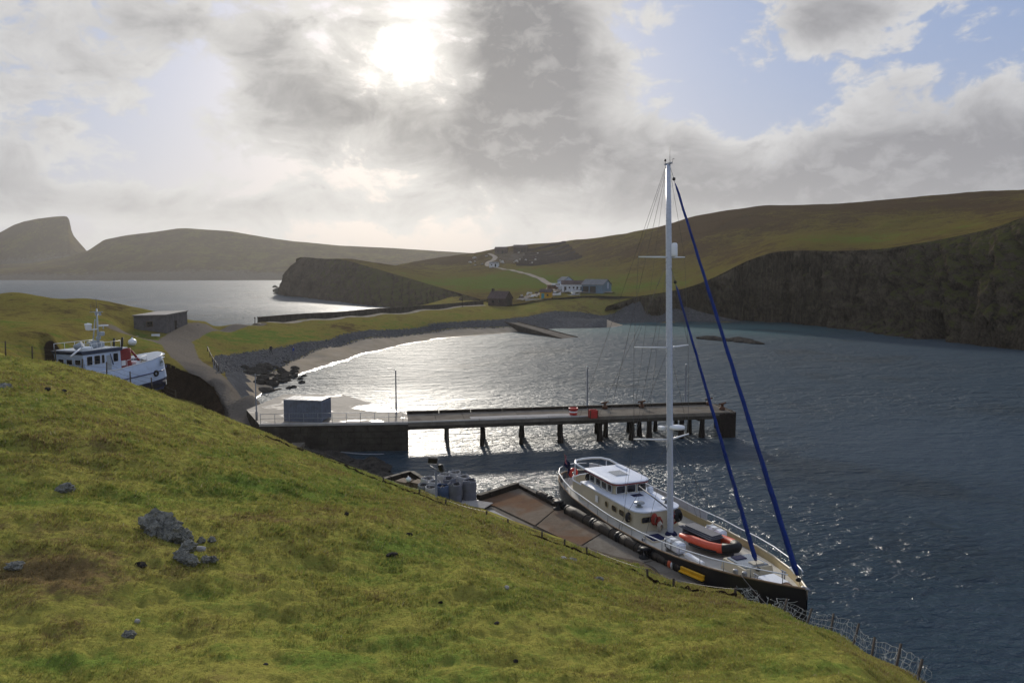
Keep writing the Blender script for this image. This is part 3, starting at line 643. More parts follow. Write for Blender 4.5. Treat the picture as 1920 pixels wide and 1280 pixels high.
for i in range(nsl):
    x0 = PL*i/nsl; x1 = PL*(i+1)/nsl; MB().box(((x0+x1)/2, PW/2, DZ-.17+random.uniform(-.01, .01)), (x1-x0-.03, PW-.1, .34)).build('deck_slab', M_DECK, pier)
for y, r in ((.12, .28), (PW-.12, .28)): MB().box((PL/2, y, DZ-.52), (PL, .24, .36)).build('edge_beam', M_WALL, pier)
for i in range(8):
    x0 = XH*i/8; MB().box((x0+XH/16, .13, DZ+.06), (XH/8-.06, .26, .14), bevel=.02).build('kerb', M_PALEC, pier)
for i in range(10):
    x0 = (PL-.6)*i/10; MB().box((x0+(PL-.6)/20, PW-.15, DZ+.15), ((PL-.6)/10-.05, .30, .30), bevel=.03).build('kerb_timber', M_TIMBER, pier)
def pile(x, y, r=.2, m=M_PILE, top=DZ-.34, lean=0.0):
    pts = [(x+lean*k, y, z) for k, z in ((1, -1.2), (.7, .2), (.45, .9), (.2, 1.5), (0, top))]
    MB().tube(pts, [r*1.2, r*1.15, r*.95, r*.85, r*.85], 9).build('pile', m, pier)
for px, yy, m, r in ((838, .5, M_PILEPALE, .17), (840, 4.2, M_PILEPALE, .16), (903, .5, M_PILE, .2), (914, 3.9, M_PILE, .22), (979, .5, M_PILE, .2), (991, 3.8, M_PILE, .3), (1056, .5, M_PILE, .28), (1068, 3.8, M_PILE, .22)):
    q = pier_local(at_d(px, 810, A.y+2)); pile(q.x, yy, r, m)
for k, px in enumerate((1124, 1136, 1146, 1188, 1203, 1213, 1222, 1260, 1274, 1288, 1303, 1318, 1330)):
    q = pier_local(at_d(px, 810, A.y+4)); pile(q.x, (.5, 4.2, 2.3)[k % 3], (.3, .22, .26)[k % 3], M_PILE, DZ-.34, random.uniform(-.1, .1))
for k, px in enumerate((1130, 1192, 1262, 1322)):
    q = pier_local(at_d(px, 810, A.y+4)); MB().box((q.x, PW/2, DZ-.62), (.4, PW-.2, .5)).build('cross_beam', M_PILE, pier)
for k in range(9):                                  # timber fendering of the pier head end
    MB().box((PL-1.5+k*.19, -.14, 1.15), (.17, .24, 3.1+random.uniform(-.2, .1))).build('fender_timber', M_PILE, pier)
for k in range(12): MB().box((PL+.17, .1+k*.41, 1.15+random.uniform(-.05, .05)), (.24, .36, 3.25)).build('fender_timber', M_PILE, pier)
for px, py in ((1134, 766), (1203, 764), (1329, 759), (1354, 768)):
    q = pier_local(at_z(px, py, DZ)); mb = MB()
    mb.lathe((q.x, min(q.y, PW-.55), DZ), [(.30, .31), (.16, .34), (.14, .55), (.24, .60), (.22, .70), (.02, .72)], 10).cyl((q.x-.42, min(q.y, PW-.55), DZ+.62), (q.x+.42, min(q.y, PW-.55), DZ+.78), .08, 8)
    mb.lathe((q.x, min(q.y, PW-.55), DZ), [(.32, .0), (.30, .31), (.05, .315)], 10).build('bollard', M_RUST, pier)
q = pier_local(at_z(1045, 786, DZ))
MB().box((XH*.62, 1.4, DZ+.03), (11, 1.1, .05)).build('pale_strip', M_PALEC, pier)  # thin strip of paler concrete along the deck

def lamp_post(px, pyb, pyt, z, label, arm=-1):
    b = at_z(px, pyb, z); top = at_d(px, pyt, b.y).z-z
    t = thing('lamp_post', label, 'lamp post', b, 0, 'thin lamp posts of the harbour')
    MB().lathe((0, 0, 0), [(.15, 0), (.15, .06), (.085, .08), (.10, 1.1), (.075, 1.15), (.065, top-.15), (.06, top)], 8).build('pole', M_GREYP, t)
    if arm: MB().tube([(0, 0, top-.06), (arm*.18, 0, top+.05), (arm*.42, 0, top+.12)], .03, 6).build('arm', M_GREYP, t); MB().box((arm*.62, 0, top+.13), (.46, .17, .1), bevel=.03).build('lantern', M_GREYP, t)
    else: MB().lathe((0, 0, top), [(.05, 0), (.12, .04), (.14, .14), (.09, .2), (.02, .22)], 10).build('lantern', M_GLASSD, t)
    return t
lamp_post(743, 776, 694, DZ, 'lamp post with a side arm where the pier leaves the apron')
lamp_post(1101, 765, 690, DZ, 'slim lamp post beside the red tubs halfway along the pier', 0)
lamp_post(1285, 757, 685, DZ, 'slim lamp post at the far end of the pier behind the mast', 0)
pb = hill_at(473.5, 801); g = at_d(473.5, 700, 74.0)
t = thing('lamp_post', 'tall dark post with a crossbar at the foot of the grass slope', 'lamp post', (wx(474, 74), 74, 2.4), 0, 'thin lamp posts of the harbour')
MB().lathe((0, 0, 0), [(.12, 0), (.12, 1.2), (.07, 1.25), (.05, g.z-2.4)], 8).build('pole', M_GREYP, t)
MB().cyl((-.45, 0, g.z-2.55), (.45, 0, g.z-2.55), .035, 6).build('crossbar', M_GREYP, t)
MB().box((0, 0, (g.z-2.4)*.62), (.5, .05, .05)).build('bracket', M_GREYP, t)

# red tubs on the pier
q = at_z(1075, 778, DZ)
t = thing('tub', 'red tub with a white band standing on the pier', 'tub', q)
MB().lathe((0, 0, 0), [(.36, 0), (.38, .05), (.42, .24), (.42, .30)], 14).build('lower_shell', M_RED, t)
MB().lathe((0, 0, 0), [(.425, .30), (.44, .46)], 14).build('band', M_WHITE, t)
MB().lathe((0, 0, 0), [(.44, .46), (.47, .70), (.50, .72), (.50, .78), (.42, .80), (.40, .70)], 14).build('rim', M_RED, t)
q = at_z(1112, 783, DZ)
t = thing('crate', 'rust red square crate next to the striped tub on the pier', 'crate', q, PR)
for s in (-1, 1):
    MB().box((0, s*.36, .44), (.76, .05, .78)).build('side', M_RED, t); MB().box((s*.38, 0, .44), (.05, .66, .78)).build('end', M_RED, t)
MB().box((0, 0, .03), (.7, .66, .05)).build('bottom', M_RED, t)
for sx in (-1, 1):
    for sy in (-1, 1): MB().box((sx*.39, sy*.38, .44), (.08, .08, .86)).build('corner_post', M_RUST, t)

# ---- abutment and apron
fl = at_z(487, 797, DZ); fr = A; br = at_z(764, 777, DZ); bc = at_z(642, 739.5, DZ); bl = at_z(533, 743, DZ-.25); ll = at_z(462, 770, DZ-.1)
ab = thing('abutment', 'broad concrete landing with a dark block wall at the root of the pier', 'landing', (A.x, A.y, 0))
rel = lambda p: (p.x-A.x, p.y-A.y)
poly = [rel(fl), rel(fr), rel(br), rel(bc), rel(bl), rel(ll)]
inset = [(x*.999, y+.08 if i < 2 else y) for i, (x, y) in enumerate(poly)]
MB().prism(inset, -1.5, DZ-.02).build('core', M_WALL, ab)
MB().prism([(x, y) for x, y in poly], DZ-.015, DZ+.03).build('apron', M_APRON, ab)
W0 = Vector(rel(fl)); W1 = Vector(rel(fr)); wl = (W1-W0).length; wa = math.atan2((W1-W0).y, (W1-W0).x)
for c in range(5):
    n = 11; off = .5*(c % 2)
    for i in range(n+1):
        x0 = max(0, (i-off)*wl/n); x1 = min(wl, (i+1-off)*wl/n)
        if x1-x0 < .1: continue
        pc = W0+(W1-W0)*((x0+x1)/2/wl); dpt = random.uniform(.22, .36)
        MB().box((pc.x, pc.y-.02, DZ-.16-.62*c-.31), (x1-x0-.04, dpt, .58), wa).build('stone_block', M_WALL, ab)
pc = W0+(W1-W0)*.5; MB().box((pc.x, pc.y+.02, DZ+.03), (wl, .5, .22), wa).build('coping', M_PALEC, ab)
rl = thing('railing', 'thin grey railing along the seaward edge of the landing', 'railing', (A.x, A.y, DZ+.14))
np_ = 11
for i in range(np_):
    p = W0+(W1-W0)*(i/(np_-1.)*.96+.005); MB().cyl((p.x, p.y+.05, 0), (p.x, p.y+.05, .98), .028, 6).build('post', M_GALV, rl)
for z in (.5, .97): a = W0+(W1-W0)*.005; b = W0+(W1-W0)*.965; MB().cyl((a.x, a.y+.05, z), (b.x, b.y+.05, z), .024, 6).build('rail', M_GALV, rl)
# container
def container():
    f0 = at_z(534, 790, DZ+.06); f1 = at_z(609, 790, DZ+.06); w = (f1-f0).length; h = 2.1; dp = 2.3; ang = .0
    t = thing('shipping_container', 'small blue grey ribbed shipping container on the landing', 'container', ((f0.x+f1.x)/2, f0.y+dp/2, DZ+.03), -.16)
    M_C = paint('container_blue', (.15, .175, .235), .6, .3, 1.2, dirt=(.06, .05, .045), dirt_amt=.5); M_ROOFC = paint('container_roof', (.34, .33, .33), .35, .3, 1.5, dirt=(.16, .06, .03), dirt_amt=.6)  # roof colour set paler: its bright sky reflection is put into the paint
    MB().box((0, 0, h/2+.05), (w-.12, dp-.12, h-.1)).build('shell', M_C, t)
    n = 22
    for i in range(n): MB().box((-w/2+.12+(w-.24)*(i+.5)/n, -dp/2+.045, h/2+.04), ((w-.24)/n*.5, .05, h-.34)).build('rib', M_C, t)
    for sy in (-1, 1):
        for zz in (.07, h): MB().box((0, sy*(dp/2-.04), zz), (w, .09, .15)).build('rail', M_C, t)
        for sx in (-1, 1): MB().box((sx*(w/2-.05), sy*(dp/2-.05), h/2+.03), (.13, .13, h+.1)).build('corner_post', M_C, t)
    for i in range(8): MB().box((w/2-.03, -dp/2+.25+(dp-.5)*i/7., h/2), (.05, .12, h-.34)).build('rib', M_C, t)
    for i in range(7): MB().box((-w/2+.3+(w-.6)*i/6., 0, h+.085), ((w-.6)/6*.92, dp-.1, .035+.015*(i % 2))).build('roof_sheet', M_ROOFC, t)
container()

# ---- lower quay with bags, crates and fenders
QZ = 1.6
def qp(px, py, z=QZ): return at_z(px, py, z)
quay = thing('quay', 'low rust stained concrete quay beside the yacht', 'quay', (0, 50, 0))
c1 = qp(972, 914); c2 = qp(893, 940); k1 = qp(803, 912); k0 = qp(770, 892); kl = qp(690, 915)
s1 = qp(1045, 951); s2 = qp(1130, 998); s3 = qp(1225, 1050); s4 = qp(1320, 1094)
rq = lambda p: (p.x, p.y-50)
back = [(s4.x-4.5, s4.y-52), (s3.x-9, s3.y-51), (0, 37-50), (-9, 46-50), (-16, 54-50)]
outer = [kl, k0, k1, c2, c1, s1, s2, s3, s4]
MB().prism([rq(p) for p in outer[::-1]]+back[::-1], -2, QZ-.01).build('core', M_WALL, quay)
# slabs of the working surface, joints left open
def slab(pts, m, dz=0.0): MB().prism([rq(p) for p in pts], QZ-.005, QZ+.035+dz).build('slab', m, quay)
def lerp(a, b, f): return a+(b-a)*f
m0 = qp(925, 985); m1 = qp(1000, 1012); m2 = qp(1105, 1040)
i1 = lerp(c1, s1, .04)
slab([lerp(c2, c1, .04), lerp(c1, c2, .01), s1, qp(1003, 985), qp(930, 950)], M_QUAY)
slab([s1+Vector((.05, -.08, 0)), s2, qp(1085, 1025), qp(1006, 986.5)], M_QUAY, .004)
slab([s2+Vector((.05, -.08, 0)), s3, qp(1180, 1062), qp(1088, 1026.5)], M_DECK, -.003)
slab([s3+Vector((.05, -.08, 0)), s4, qp(1290, 1110), qp(1184, 1063.5)], M_DECK, .003)
slab([qp(896, 944), qp(927, 952), qp(1000, 987.5), qp(1000, 1000), qp(930, 990), qp(870, 960)], M_DECK, -.006)
slab([k0+Vector((0, -.4, 0)), k1+Vector((-.2, -.4, 0)), c2+Vector((-.3, -.3, 0)), qp(860, 965), qp(760, 940)], M_DECK, -.006)
MB().prism([rq(p) for p in (qp(905, 958), qp(925, 958), qp(968, 980), qp(1000, 996), qp(985, 997), qp(950, 985))], QZ+.03, QZ+.07).build('patch', M_PALEC, quay)
def kerb(a, b, h=.4, w=.35, m=M_TIMBER, n=5):
    v = b-a; L = v.length; an = math.atan2(v.y, v.x)
    for i in range(n):
        c = a+v*((i+.5)/n); MB().box((c.x, c.y-50, QZ+h/2+.03), (L/n-.05, w, h), an, bevel=.03).build('kerb_beam', m, quay)
kerb(lerp(c1, c2, .96), lerp(c1, c2, .02), .42, .4, M_TIMBER, 4)
kerb(c1+Vector((.1, .02, 0)), s1, .26, .35, M_TIMBER, 4)
kerb(kl, k0, .42, .4, M_TIMBER, 4); kerb(k0+Vector((.1, -.1, 0)), k1, .42, .4, M_TIMBER, 2)
for px, py in ((1046, 955), (1208, 1046)):
    p = qp(px, py); MB().lathe((p.x, p.y-50, QZ+.03), [(.32, 0), (.32, .08), (.17, .12), (.15, .42), (.27, .47), (.25, .58), (.02, .6)], 12).cyl((p.x-.4, p.y-50, QZ+.38), (p.x+.4, p.y-50, QZ+.55), .09, 8).build('bollard', M_BLACK, quay)
# the fenders lying along the quay edge
M_FEND = paint('fender_rubber', (.055, .045, .036), .7, .4, 3, dirt=(.12, .085, .06), dirt_amt=.5, bmp=.3, spec=.2)
M_ORANGE = paint('orange_paint', (.55, .10, .03), .5, .2, 3); M_YELL = paint('yellow_paint', (.66, .36, .015), .5, .2, 3)
def fender(a, b, r, label, endcol=None):
    a, b = qp(*a, QZ+.28), qp(*b, QZ+.28); off = Vector((.42, .22, -.05)); a, b = a+off, b+off; v = b-a; L = v.length
    t = thing('fender', label, 'fender', a, math.atan2(v.y, v.x), 'tubular fenders along the quay edge')
    n = max(3, int(L/1.0)); pts = [(L*i/n, 0, .03*math.sin(i*1.7)) for i in range(n+1)]
    MB().tube(pts, [r*(1+.05*math.sin(i*2.1)) for i in range(n+1)], 12).build('tube', M_FEND, t)
    MB().tube([(-.07, 0, 0), (.06, 0, 0)], r*1.09, 12).build('collar', M_BLACK, t)
    MB().tube([(L-.22, 0, 0), (L+.02, 0, 0)], r*1.07, 12).build('collar', endcol or M_BLACK, t)
    MB().tube([(L+.02, 0, 0), (L+.1, 0, 0)], [r*1.05, r*.8], 12).build('end_ring', M_WHITE if endcol else M_BLACK, t)
    for k in (.3, .7): MB().tube([(L*k, r*1.03*math.cos(th), r*1.03*math.sin(th)) for th in np.linspace(0, 2*math.pi, 13)[:-1]], .03, 5, closed=True).build('lashing', M_BLACK, t)
fender((1000, 925), (1022, 936), .24, 'short dark fender nearest the outer corner of the quay')
fender((1030, 940), (1046, 950), .24, 'short brown fender just astern of the bollard by the yacht')
fender((1055, 957), (1104, 983), .34, 'thick dark tubular fender beside the yacht stern')
fender((1107, 985), (1151, 1009), .34, 'thick brown tubular fender below the yacht cabin')
fender((1155, 1011), (1196, 1033), .32, 'thick brown tubular fender ending at the quay bollard')
fender((1215, 1042), (1250, 1059), .26, 'brown tube fender with an orange and white end', M_ORANGE)
fender((1258, 1062), (1272, 1069), .30, 'stubby dark fender beside the yellow beam')
a, b = qp(1281, 1064, 2.0)+Vector((-.15, -.1, 0)), qp(1325, 1084, 1.95)+Vector((-.15, -.1, 0)); v = b-a
t = thing('fender_beam', 'bright yellow flanged beam hanging on the quay edge', 'beam', a, math.atan2(v.y, v.x))
MB().box((v.length/2, 0, .1), (v.length, .13, .1), bevel=.02).build('top_flange', M_YELL, t); MB().box((v.length/2, -.02, 0), (v.length, .06, .12)).build('web', M_YELL, t); MB().box((v.length/2, -.09, -.09), (v.length, .2, .06)).build('bottom_flange', M_YELL, t)

# bulk bags
M_BAG = [paint('bag_grey', (.20, .205, .225), .75, .3, 2, spec=.1), paint('bag_white', (.42, .41, .41), .75, .25, 2, spec=.1), paint('bag_blue', (.075, .11, .20), .75, .3, 2, spec=.1), paint('bag_dark', (.15, .155, .185), .75, .3, 2, spec=.1)]
M_FILL = paint('bag_fill', (.035, .03, .028), .9, .5, 8, bmp=.5, spec=.05)
def bag_mesh(h, r, seed):
    n = 20; rows = []; R = np.random.default_rng(seed)
    prof = [(.90, 0), (1.0, .06), (1.04, .25), (1.0, .45), (.97, .5), (1.02, .56), (1.05, .75), (1.0, .92), (.97, 1.0), (.90, 1.02), (.86, .97)]
    for rr, zz in prof: rows.append([(r*rr*(1+.05*math.sin(3*th+seed)+.02*R.standard_normal())*math.cos(th), r*rr*(1+.05*math.cos(2*th+seed)+.02*R.standard_normal())*math.sin(th), h*zz*(1+(.03*math.sin(2*th+seed) if zz > .8 else 0))) for th in np.linspace(0, 2*math.pi, n+1)[:-1]])
    for rw in rows: rw.append(rw[0])
    return MB().grid(rows)
def bag(px, py, mi, h, label, seed):
    p = at_z(px, py, QZ+h); t = thing('bulk_bag', label, 'bag', (p.x, p.y, QZ+.03), random.uniform(0, 6), 'bulk bags crowded on the quay')
    r = .47; bag_mesh(h, r, seed).build('sack', M_BAG[mi], t)
    MB().lathe((0, 0, 0), [(r*.88, h*.86), (r*.6, h*.93), (r*.25, h*.9), (.02, h*.94)], 14).build('filling', M_FILL, t)
    for k in range(4):
        th = k*math.pi/2+.6; c, s = math.cos(th), math.sin(th)
        MB().tube([(r*.95*c-.12*s, r*.95*s+.12*c, h*.95), (r*.75*c, r*.75*s, h*1.08), (r*.95*c+.12*s, r*.95*s-.12*c, h*.95)], .02, 5).build('lifting_loop', M_BAG[1], t)
for i, (px, py, mi, h, lb) in enumerate([
    (852, 885, 1, 1.5, 'pale sack farthest back in the cluster of bulk bags'), (868, 893, 1, 1.5, 'pale sack behind the rightmost bulk bag'), (832, 890, 1, 1.45, 'pale sack in the back row just right of the floodlight pole'),
    (843, 897, 3, 1.45, 'dark topped sack in the middle of the bulk bag cluster'), (880, 901, 3, 1.55, 'tall dark blue grey sack at the right end of the bulk bags'), (853, 907, 3, 1.5, 'dark grey sack in the front row second from the right'),
    (814, 903, 1, 1.35, 'pale sack just left of the floodlight pole'), (830, 910, 2, 1.4, 'blue sack right beside the foot of the floodlight pole'), (801, 897, 1, 1.25, 'pale sack at the back left of the bulk bag cluster'),
    (796, 909, 0, 1.2, 'grey sack next to the wooden crates'), (810, 913, 1, 1.3, 'whitish sack in the front row left of the floodlight pole')]): bag(px, py, mi, h, lb, i)
# slatted crates
def crate(px, py, w, d, h, rz, label):
    p = at_z(px, py, QZ+h); t = thing('wooden_crate', label, 'crate', (p.x, p.y, QZ+.03), rz, 'slatted wooden crates on the quay')
    for i in range(5): MB().box((-w/2+w*(i+.5)/5, 0, h), (w/5*.82, d, .045)).build('top_slat', M_WOOD, t)
    for s in (-1, 1):
        for k in range(4): MB().box((0, s*(d/2-.02), h*(k+.5)/4.3+.02), (w-.02, .04, h/5.2)).build('side_slat', M_WOOD, t); MB().box((s*(w/2-.02), 0, h*(k+.5)/4.3+.02), (.04, d-.1, h/5.2)).build('end_slat', M_WOOD, t)
    for sx in (-1, 1):
        for sy in (-1, 1): MB().box((sx*(w/2-.07), sy*(d/2-.07), h/2), (.08, .08, h-.05)).build('corner_post', M_WOOD, t)
crate(758, 901, 1.0, .95, .75, -.55, 'slatted wooden crate nearest the grass on the quay'); crate(784, 903, .85, .95, .7, -.6, 'slatted wooden crate between the other crate and the bags')
p = at_z(766, 899, QZ+.95); t = thing('buoy', 'small white float lying on the wooden crates', 'float', (p.x, p.y, QZ+.78))
MB().lathe((0, 0, 0), [(.03, 0), (.15, .06), (.2, .18), (.17, .3), (.06, .37), (.04, .42), (.01, .43)], 12).build('ball', M_WHITE, t); MB().tube([(.06*math.cos(a), 0, .45+.06*math.sin(a)) for a in np.linspace(0, 6.28, 9)[:-1]], .015, 5, closed=True).build('eye', M_BLACK, t)
# pallet with flat boards
p = qp(893, 947); t = thing('pallet', 'low pale pallet of boards in front of the bulk bags', 'pallet', (p.x-.1, p.y-.3, QZ+.03), -.45)
for i in range(6): MB().box((0, -.55+i*.22, .2), (2.2, .17, .05)).build('board', M_PALEC, t)
for x in (-.9, 0, .9): MB().box((x, 0, .09), (.12, 1.25, .16)).build('bearer', M_TIMBER, t)
# floodlight
b = at_d(818, 945, 48.2); b.z = QZ; top = at_d(818, 880, 48.2).z-QZ
t = thing('floodlight', 'twin floodlight on a grey pole beside the bulk bags', 'floodlight', b)
MB().lathe((0, 0, 0), [(.12, 0), (.12, .03), (.075, .05), (.065, top)], 10).build('pole', M_GREYP, t)
MB().tube([(-.42, .12, top+.22), (0, 0, top), (.42, -.1, top-.14)], .045, 6).build('crossarm', M_GREYP, t)
for (x, y, z, ry, w, h) in ((-.22, .1, top+.60, .15, .62, .40), (.36, -.1, top+.15, -.25, .42, .48)):
    hd = MB().box((0, 0, 0), (w, .22, h), bevel=.05).build('lamp_head', M_BLACK, t, (x, y, z), (.25, ry, .3 if x < 0 else -.9))
    MB().box((0, .112, 0), (w*.86, .02, h*.8)).build('glass', M_GLASSD, hd)
    MB().tube([(-w/2-.02, 0, 0), (-w/2-.02, 0, -h*.7), (w/2+.02, 0, -h*.7), (w/2+.02, 0, 0)], .018, 5).build('bracket', M_GREYP, hd)

# ================================================================ the sailing yacht at the quay
M_HULL = paint('black_hull_paint', (.016, .015, .018), .42, .3, .7, dirt=(.05, .045, .045), dirt_amt=.3)
M_CREAM = paint('cream_paint', (.52, .46, .34), .45, .1, 1.5); M_TAN = paint('tan_paint', (.42, .33, .17), .55, .15, 2)
M_CABW = paint('cabin_white', (.66, .70, .78), .35, .08, 1.2); M_DECKP = paint('deck_paint', (.44, .42, .37), .7, .15, 2, spec=.2)
M_TEAK = paint('teak', (.22, .15, .09), .75, .3, 4, spec=.15); M_MAST = paint('mast_white', (.46, .50, .58), .3, .08, 1)
M_GLASS = paint('dark_glass', (.012, .012, .016), .08, .3, 2); M_REDT = paint('red_trim', (.19, .022, .03), .5, .2, 3)
M_BLUE = paint('sail_cover_blue', (.010, .028, .155), .75, .35, 1.5, spec=.15); M_WIRE = paint('rigging_wire', (.10, .095, .09), .4, .2, 3, .6)
M_CLOTH = paint('weather_cloth', (.42, .43, .47), .8, .15, 2, spec=.1); M_NAVY = paint('navy_fabric', (.014, .018, .06), .8, .3, 2, spec=.1)
M_INFL = paint('orange_hypalon', (.62, .085, .035), .5, .15, 3); M_COVER = paint('grey_cover', (.085, .085, .10), .6, .25, 3)
M_FROST = paint('frosted_glass', (.23, .25, .27), .25, .1, 3)
YM = Vector((9.75, 43.95, 0)); YA = math.atan2(-.928, .372)
yacht = thing('sailing_yacht', 'large black hulled sailing yacht with cream deckhouse moored at the quay', 'yacht', YM, YA)
def yw(p): return Matrix.Rotation(YA, 3, 'Z')@Vector(p)+YM
bx_ = [-13.3, -13.1, -12.6, -11.6, -10, -8, -3, 1, 4.5, 6.6, 8.6, 9.9, 10.8, 11.2]; bb_ = [.15, .95, 1.6, 2.15, 2.55, 2.85, 3.05, 3.0, 2.62, 2.15, 1.45, .82, .28, .04]
def hb_(x): return float(np.interp(x, bx_, bb_))
def sheer(x): return float(np.interp(x, [-13.3, -8, -2, 3, 7, 11.2], [2.45, 2.18, 2.12, 2.30, 2.60, 3.0]))
def deckz(x): return sheer(x)-.40
xs = np.concatenate([[-13.3, -13.2, -13.1, -12.9, -12.6, -12.1], np.linspace(-11.6, 9.6, 36), [10, 10.4, 10.8, 11.05, 11.2]])
for s, nm in ((-1, 'hull_side'), (1, 'hull_side')):
    rows = []
    for x in xs:
        b, zs = hb_(x), sheer(x); ov = 1.0 if x > -11 else np.interp(x, [-13.3, -11], [.0, 1.0])
        r = []
        for k, (fz, fb) in enumerate(((1, 1), (.86, .995), (.7, .985), (.5, .96), (.25, .92), (.0, .86), (-.35, .6), (-.6, .25))):
            z = zs*fz if fz > 0 else fz*1.6
            xx = x+(1-max(fz, 0))*(1-ov)*1.6
            ff = fb if x < 4 else fb-(1-fb)*np.interp(x, [4, 11.2], [0, 1.2])
            r.append((xx, s*b*ff, z))
        rows.append(r)
    MB().grid(rows).build(nm, M_HULL, yacht)
port = [(x, hb_(x)) for x in xs]
# deck, bulwark, cap rail
dk = MB(); rows = [[(x, -(max(hb_(x)-.1, .01)), deckz(x)), (x, 0, deckz(x)+.06), (x, max(hb_(x)-.1, .01), deckz(x))] for x in xs if -13.05 < x < 11.0]
dk.grid(rows).build('deck', M_DECKP, yacht)
for s in (-1, 1):
    rows = [[(x, s*max(hb_(x)-.09, .01), deckz(x)-.03), (x, s*max(hb_(x)-.07, .01), sheer(x)-.005)] for x in xs if -13.1 < x < 11.0]
    MB().grid(rows).build('bulwark', M_TAN, yacht)
    MB().tube([(x, s*(hb_(x)-.04), sheer(x)+.015) for x in xs], .055, 6).build('cap_rail', M_TEAK if s < 0 else M_CREAM, yacht)
    rx = [x for x in xs if -13.0 < x < 10.6]
    MB().tube([(x, s*(hb_(x)-.06), sheer(x)+.56) for x in rx], .032, 6).build('hand_rail', M_WHITE, yacht)
    for x in np.linspace(-12.5, 10.2, 17): MB().cyl((x, s*(hb_(x)-.06), sheer(x)), (x, s*(hb_(x)-.06), sheer(x)+.56), .02, 5).build('stanchion', M_GALV, yacht)
a = [(-13.0, .95), (-13.2, .45), (-13.26, 0), (-13.2, -.45), (-13.0, -.95)]
MB().tube([(x, y, sheer(-13.5)+.56) for x, y in a], .032, 6).build('hand_rail', M_WHITE, yacht)
rows = [[(x, hb_(x)-.07, sheer(x)+.06), (x, hb_(x)-.07, sheer(x)+.53)] for x in np.linspace(-12.9, -.4, 24)]
MB().grid(rows).build('weather_cloth', M_CLOTH, yacht)
MB().tube([(10.9, 0, 2.95), (11.35, 0, 3.03)], [.12, .06], 8).build('stem_fitting', M_GALV, yacht)
# outlines
def outline(x0, x1, w0, w1, rf, rr=.15, n=7):
    P = []
    for k in range(n+1): th = -math.pi/2+k/n*math.pi/2; P.append((x1-rf+rf*math.cos(th), -w1+rf+rf*math.sin(th)))
    for k in range(n+1): th = k/n*math.pi/2; P.append((x1-rf+rf*math.cos(th), w1-rf+rf*math.sin(th)))
    for k in range(n+1): th = math.pi/2+k/n*math.pi/2; P.append((x0+rr+rr*math.cos(th), w0-rr+rr*math.sin(th)))
    for k in range(n+1): th = math.pi+k/n*math.pi/2; P.append((x0+rr+rr*math.cos(th), -w0+rr+rr*math.sin(th)))
    return P
def house(name, o, z0, z1, m, taper=.97):
    c = (sum(p[0] for p in o)/len(o)); rows = []
    for z, f in ((z0, 1), (z1, taper)): rows.append([(c+(p[0]-c)*f, p[1]*f, z) for p in o+[o[0]]])
    return MB().grid(rows, False).build(name, m, yacht)
ch = outline(-8.7, -1.15, 1.85, 1.72, .85); house('cabin_wall', ch, 1.70, 2.98, M_CREAM, .975)
def roof(name, o, z0, z1, m, grow=1.0, crown=.07):
    c = (sum(p[0] for p in o)/len(o)); rows = []
    for z, f in ((z0, grow), (z1, grow), (z1+crown*.6, grow*.9), (z1+crown, grow*.5), (z1+crown, .02)): rows.append([(c+(p[0]-c)*f, p[1]*f, z) for p in o+[o[0]]])
    return MB().grid(rows, False).build(name, m, yacht)
roof('cabin_roof', ch, 2.95, 3.03, M_CABW, 1.0)
wh = outline(-8.3, -4.75, 1.32, 1.28, .55); house('wheelhouse_wall', wh, 3.0, 3.78, M_CREAM, .985)
wr = outline(-8.75, -4.5, 1.5, 1.45, .6); 
MB().prism([(p[0], p[1]) for p in wr], 3.76, 3.86).build('roof_trim', M_REDT, yacht)
roof('wheelhouse_roof', wr, 3.862, 3.93, M_CABW, 1.0, .05)
ov = outline(-7.2, -5.6, .5, .5, .1); h = MB().box((-6.5, 0, 4.0), (1.15, .95, .07), bevel=.03).build('roof_hatch', M_FROST, yacht); MB().box((-6.5, 0, 3.975), (1.28, 1.08, .05)).build('hatch_frame', M_WHITE, yacht)
MB().box((-7.7, .95, 4.02), (1.4, .2, .12), bevel=.03).build('roof_locker', M_CABW, yacht)
MB().tube([(-8.7, -1.42, 3.86), (-10.2, -1.42, 3.90), (-10.9, -1.05, 3.92), (-11.1, -.4, 3.93), (-11.1, .4, 3.93), (-10.9, 1.05, 3.92), (-10.2, 1.42, 3.9), (-8.7, 1.42, 3.86)], .085, 8).build('awning_frame', M_WHITE, yacht)
for s in (-1, 1): MB().cyl((-10.5, s*1.3, 1.9), (-10.5, s*1.3, 3.88), .035, 6).build('awning_post', M_WHITE, yacht)
def window(x, y, z, ang, w, h, m=M_GLASS, r=.12, fr=M_WHITE, par=None):
    pts = []
    for cx, cy, a0 in ((w/2-r, h/2-r, 0), (-w/2+r, h/2-r, 1), (-w/2+r, -h/2+r, 2), (w/2-r, -h/2+r, 3)):
        for k in range(4): th = (a0+k/3.)*math.pi/2; pts.append((cx+r*math.cos(th), cy+r*math.sin(th)))
    V = [(0, p[0], p[1]) for p in pts]; n = len(V); t = .025
    mb = MB().add(V+[(t, p[0], p[1]) for p in pts], [tuple(range(n, 2*n))]+[(i, (i+1) % n, n+(i+1) % n, n+i) for i in range(n)])
    o = mb.build('window', m, par or yacht, (x, y, z), (0, 0, ang))
    MB().tube([(t, p[0]*1.03, p[1]*1.03) for p in pts], .022, 5, closed=True).build('frame', fr, o)
    return o
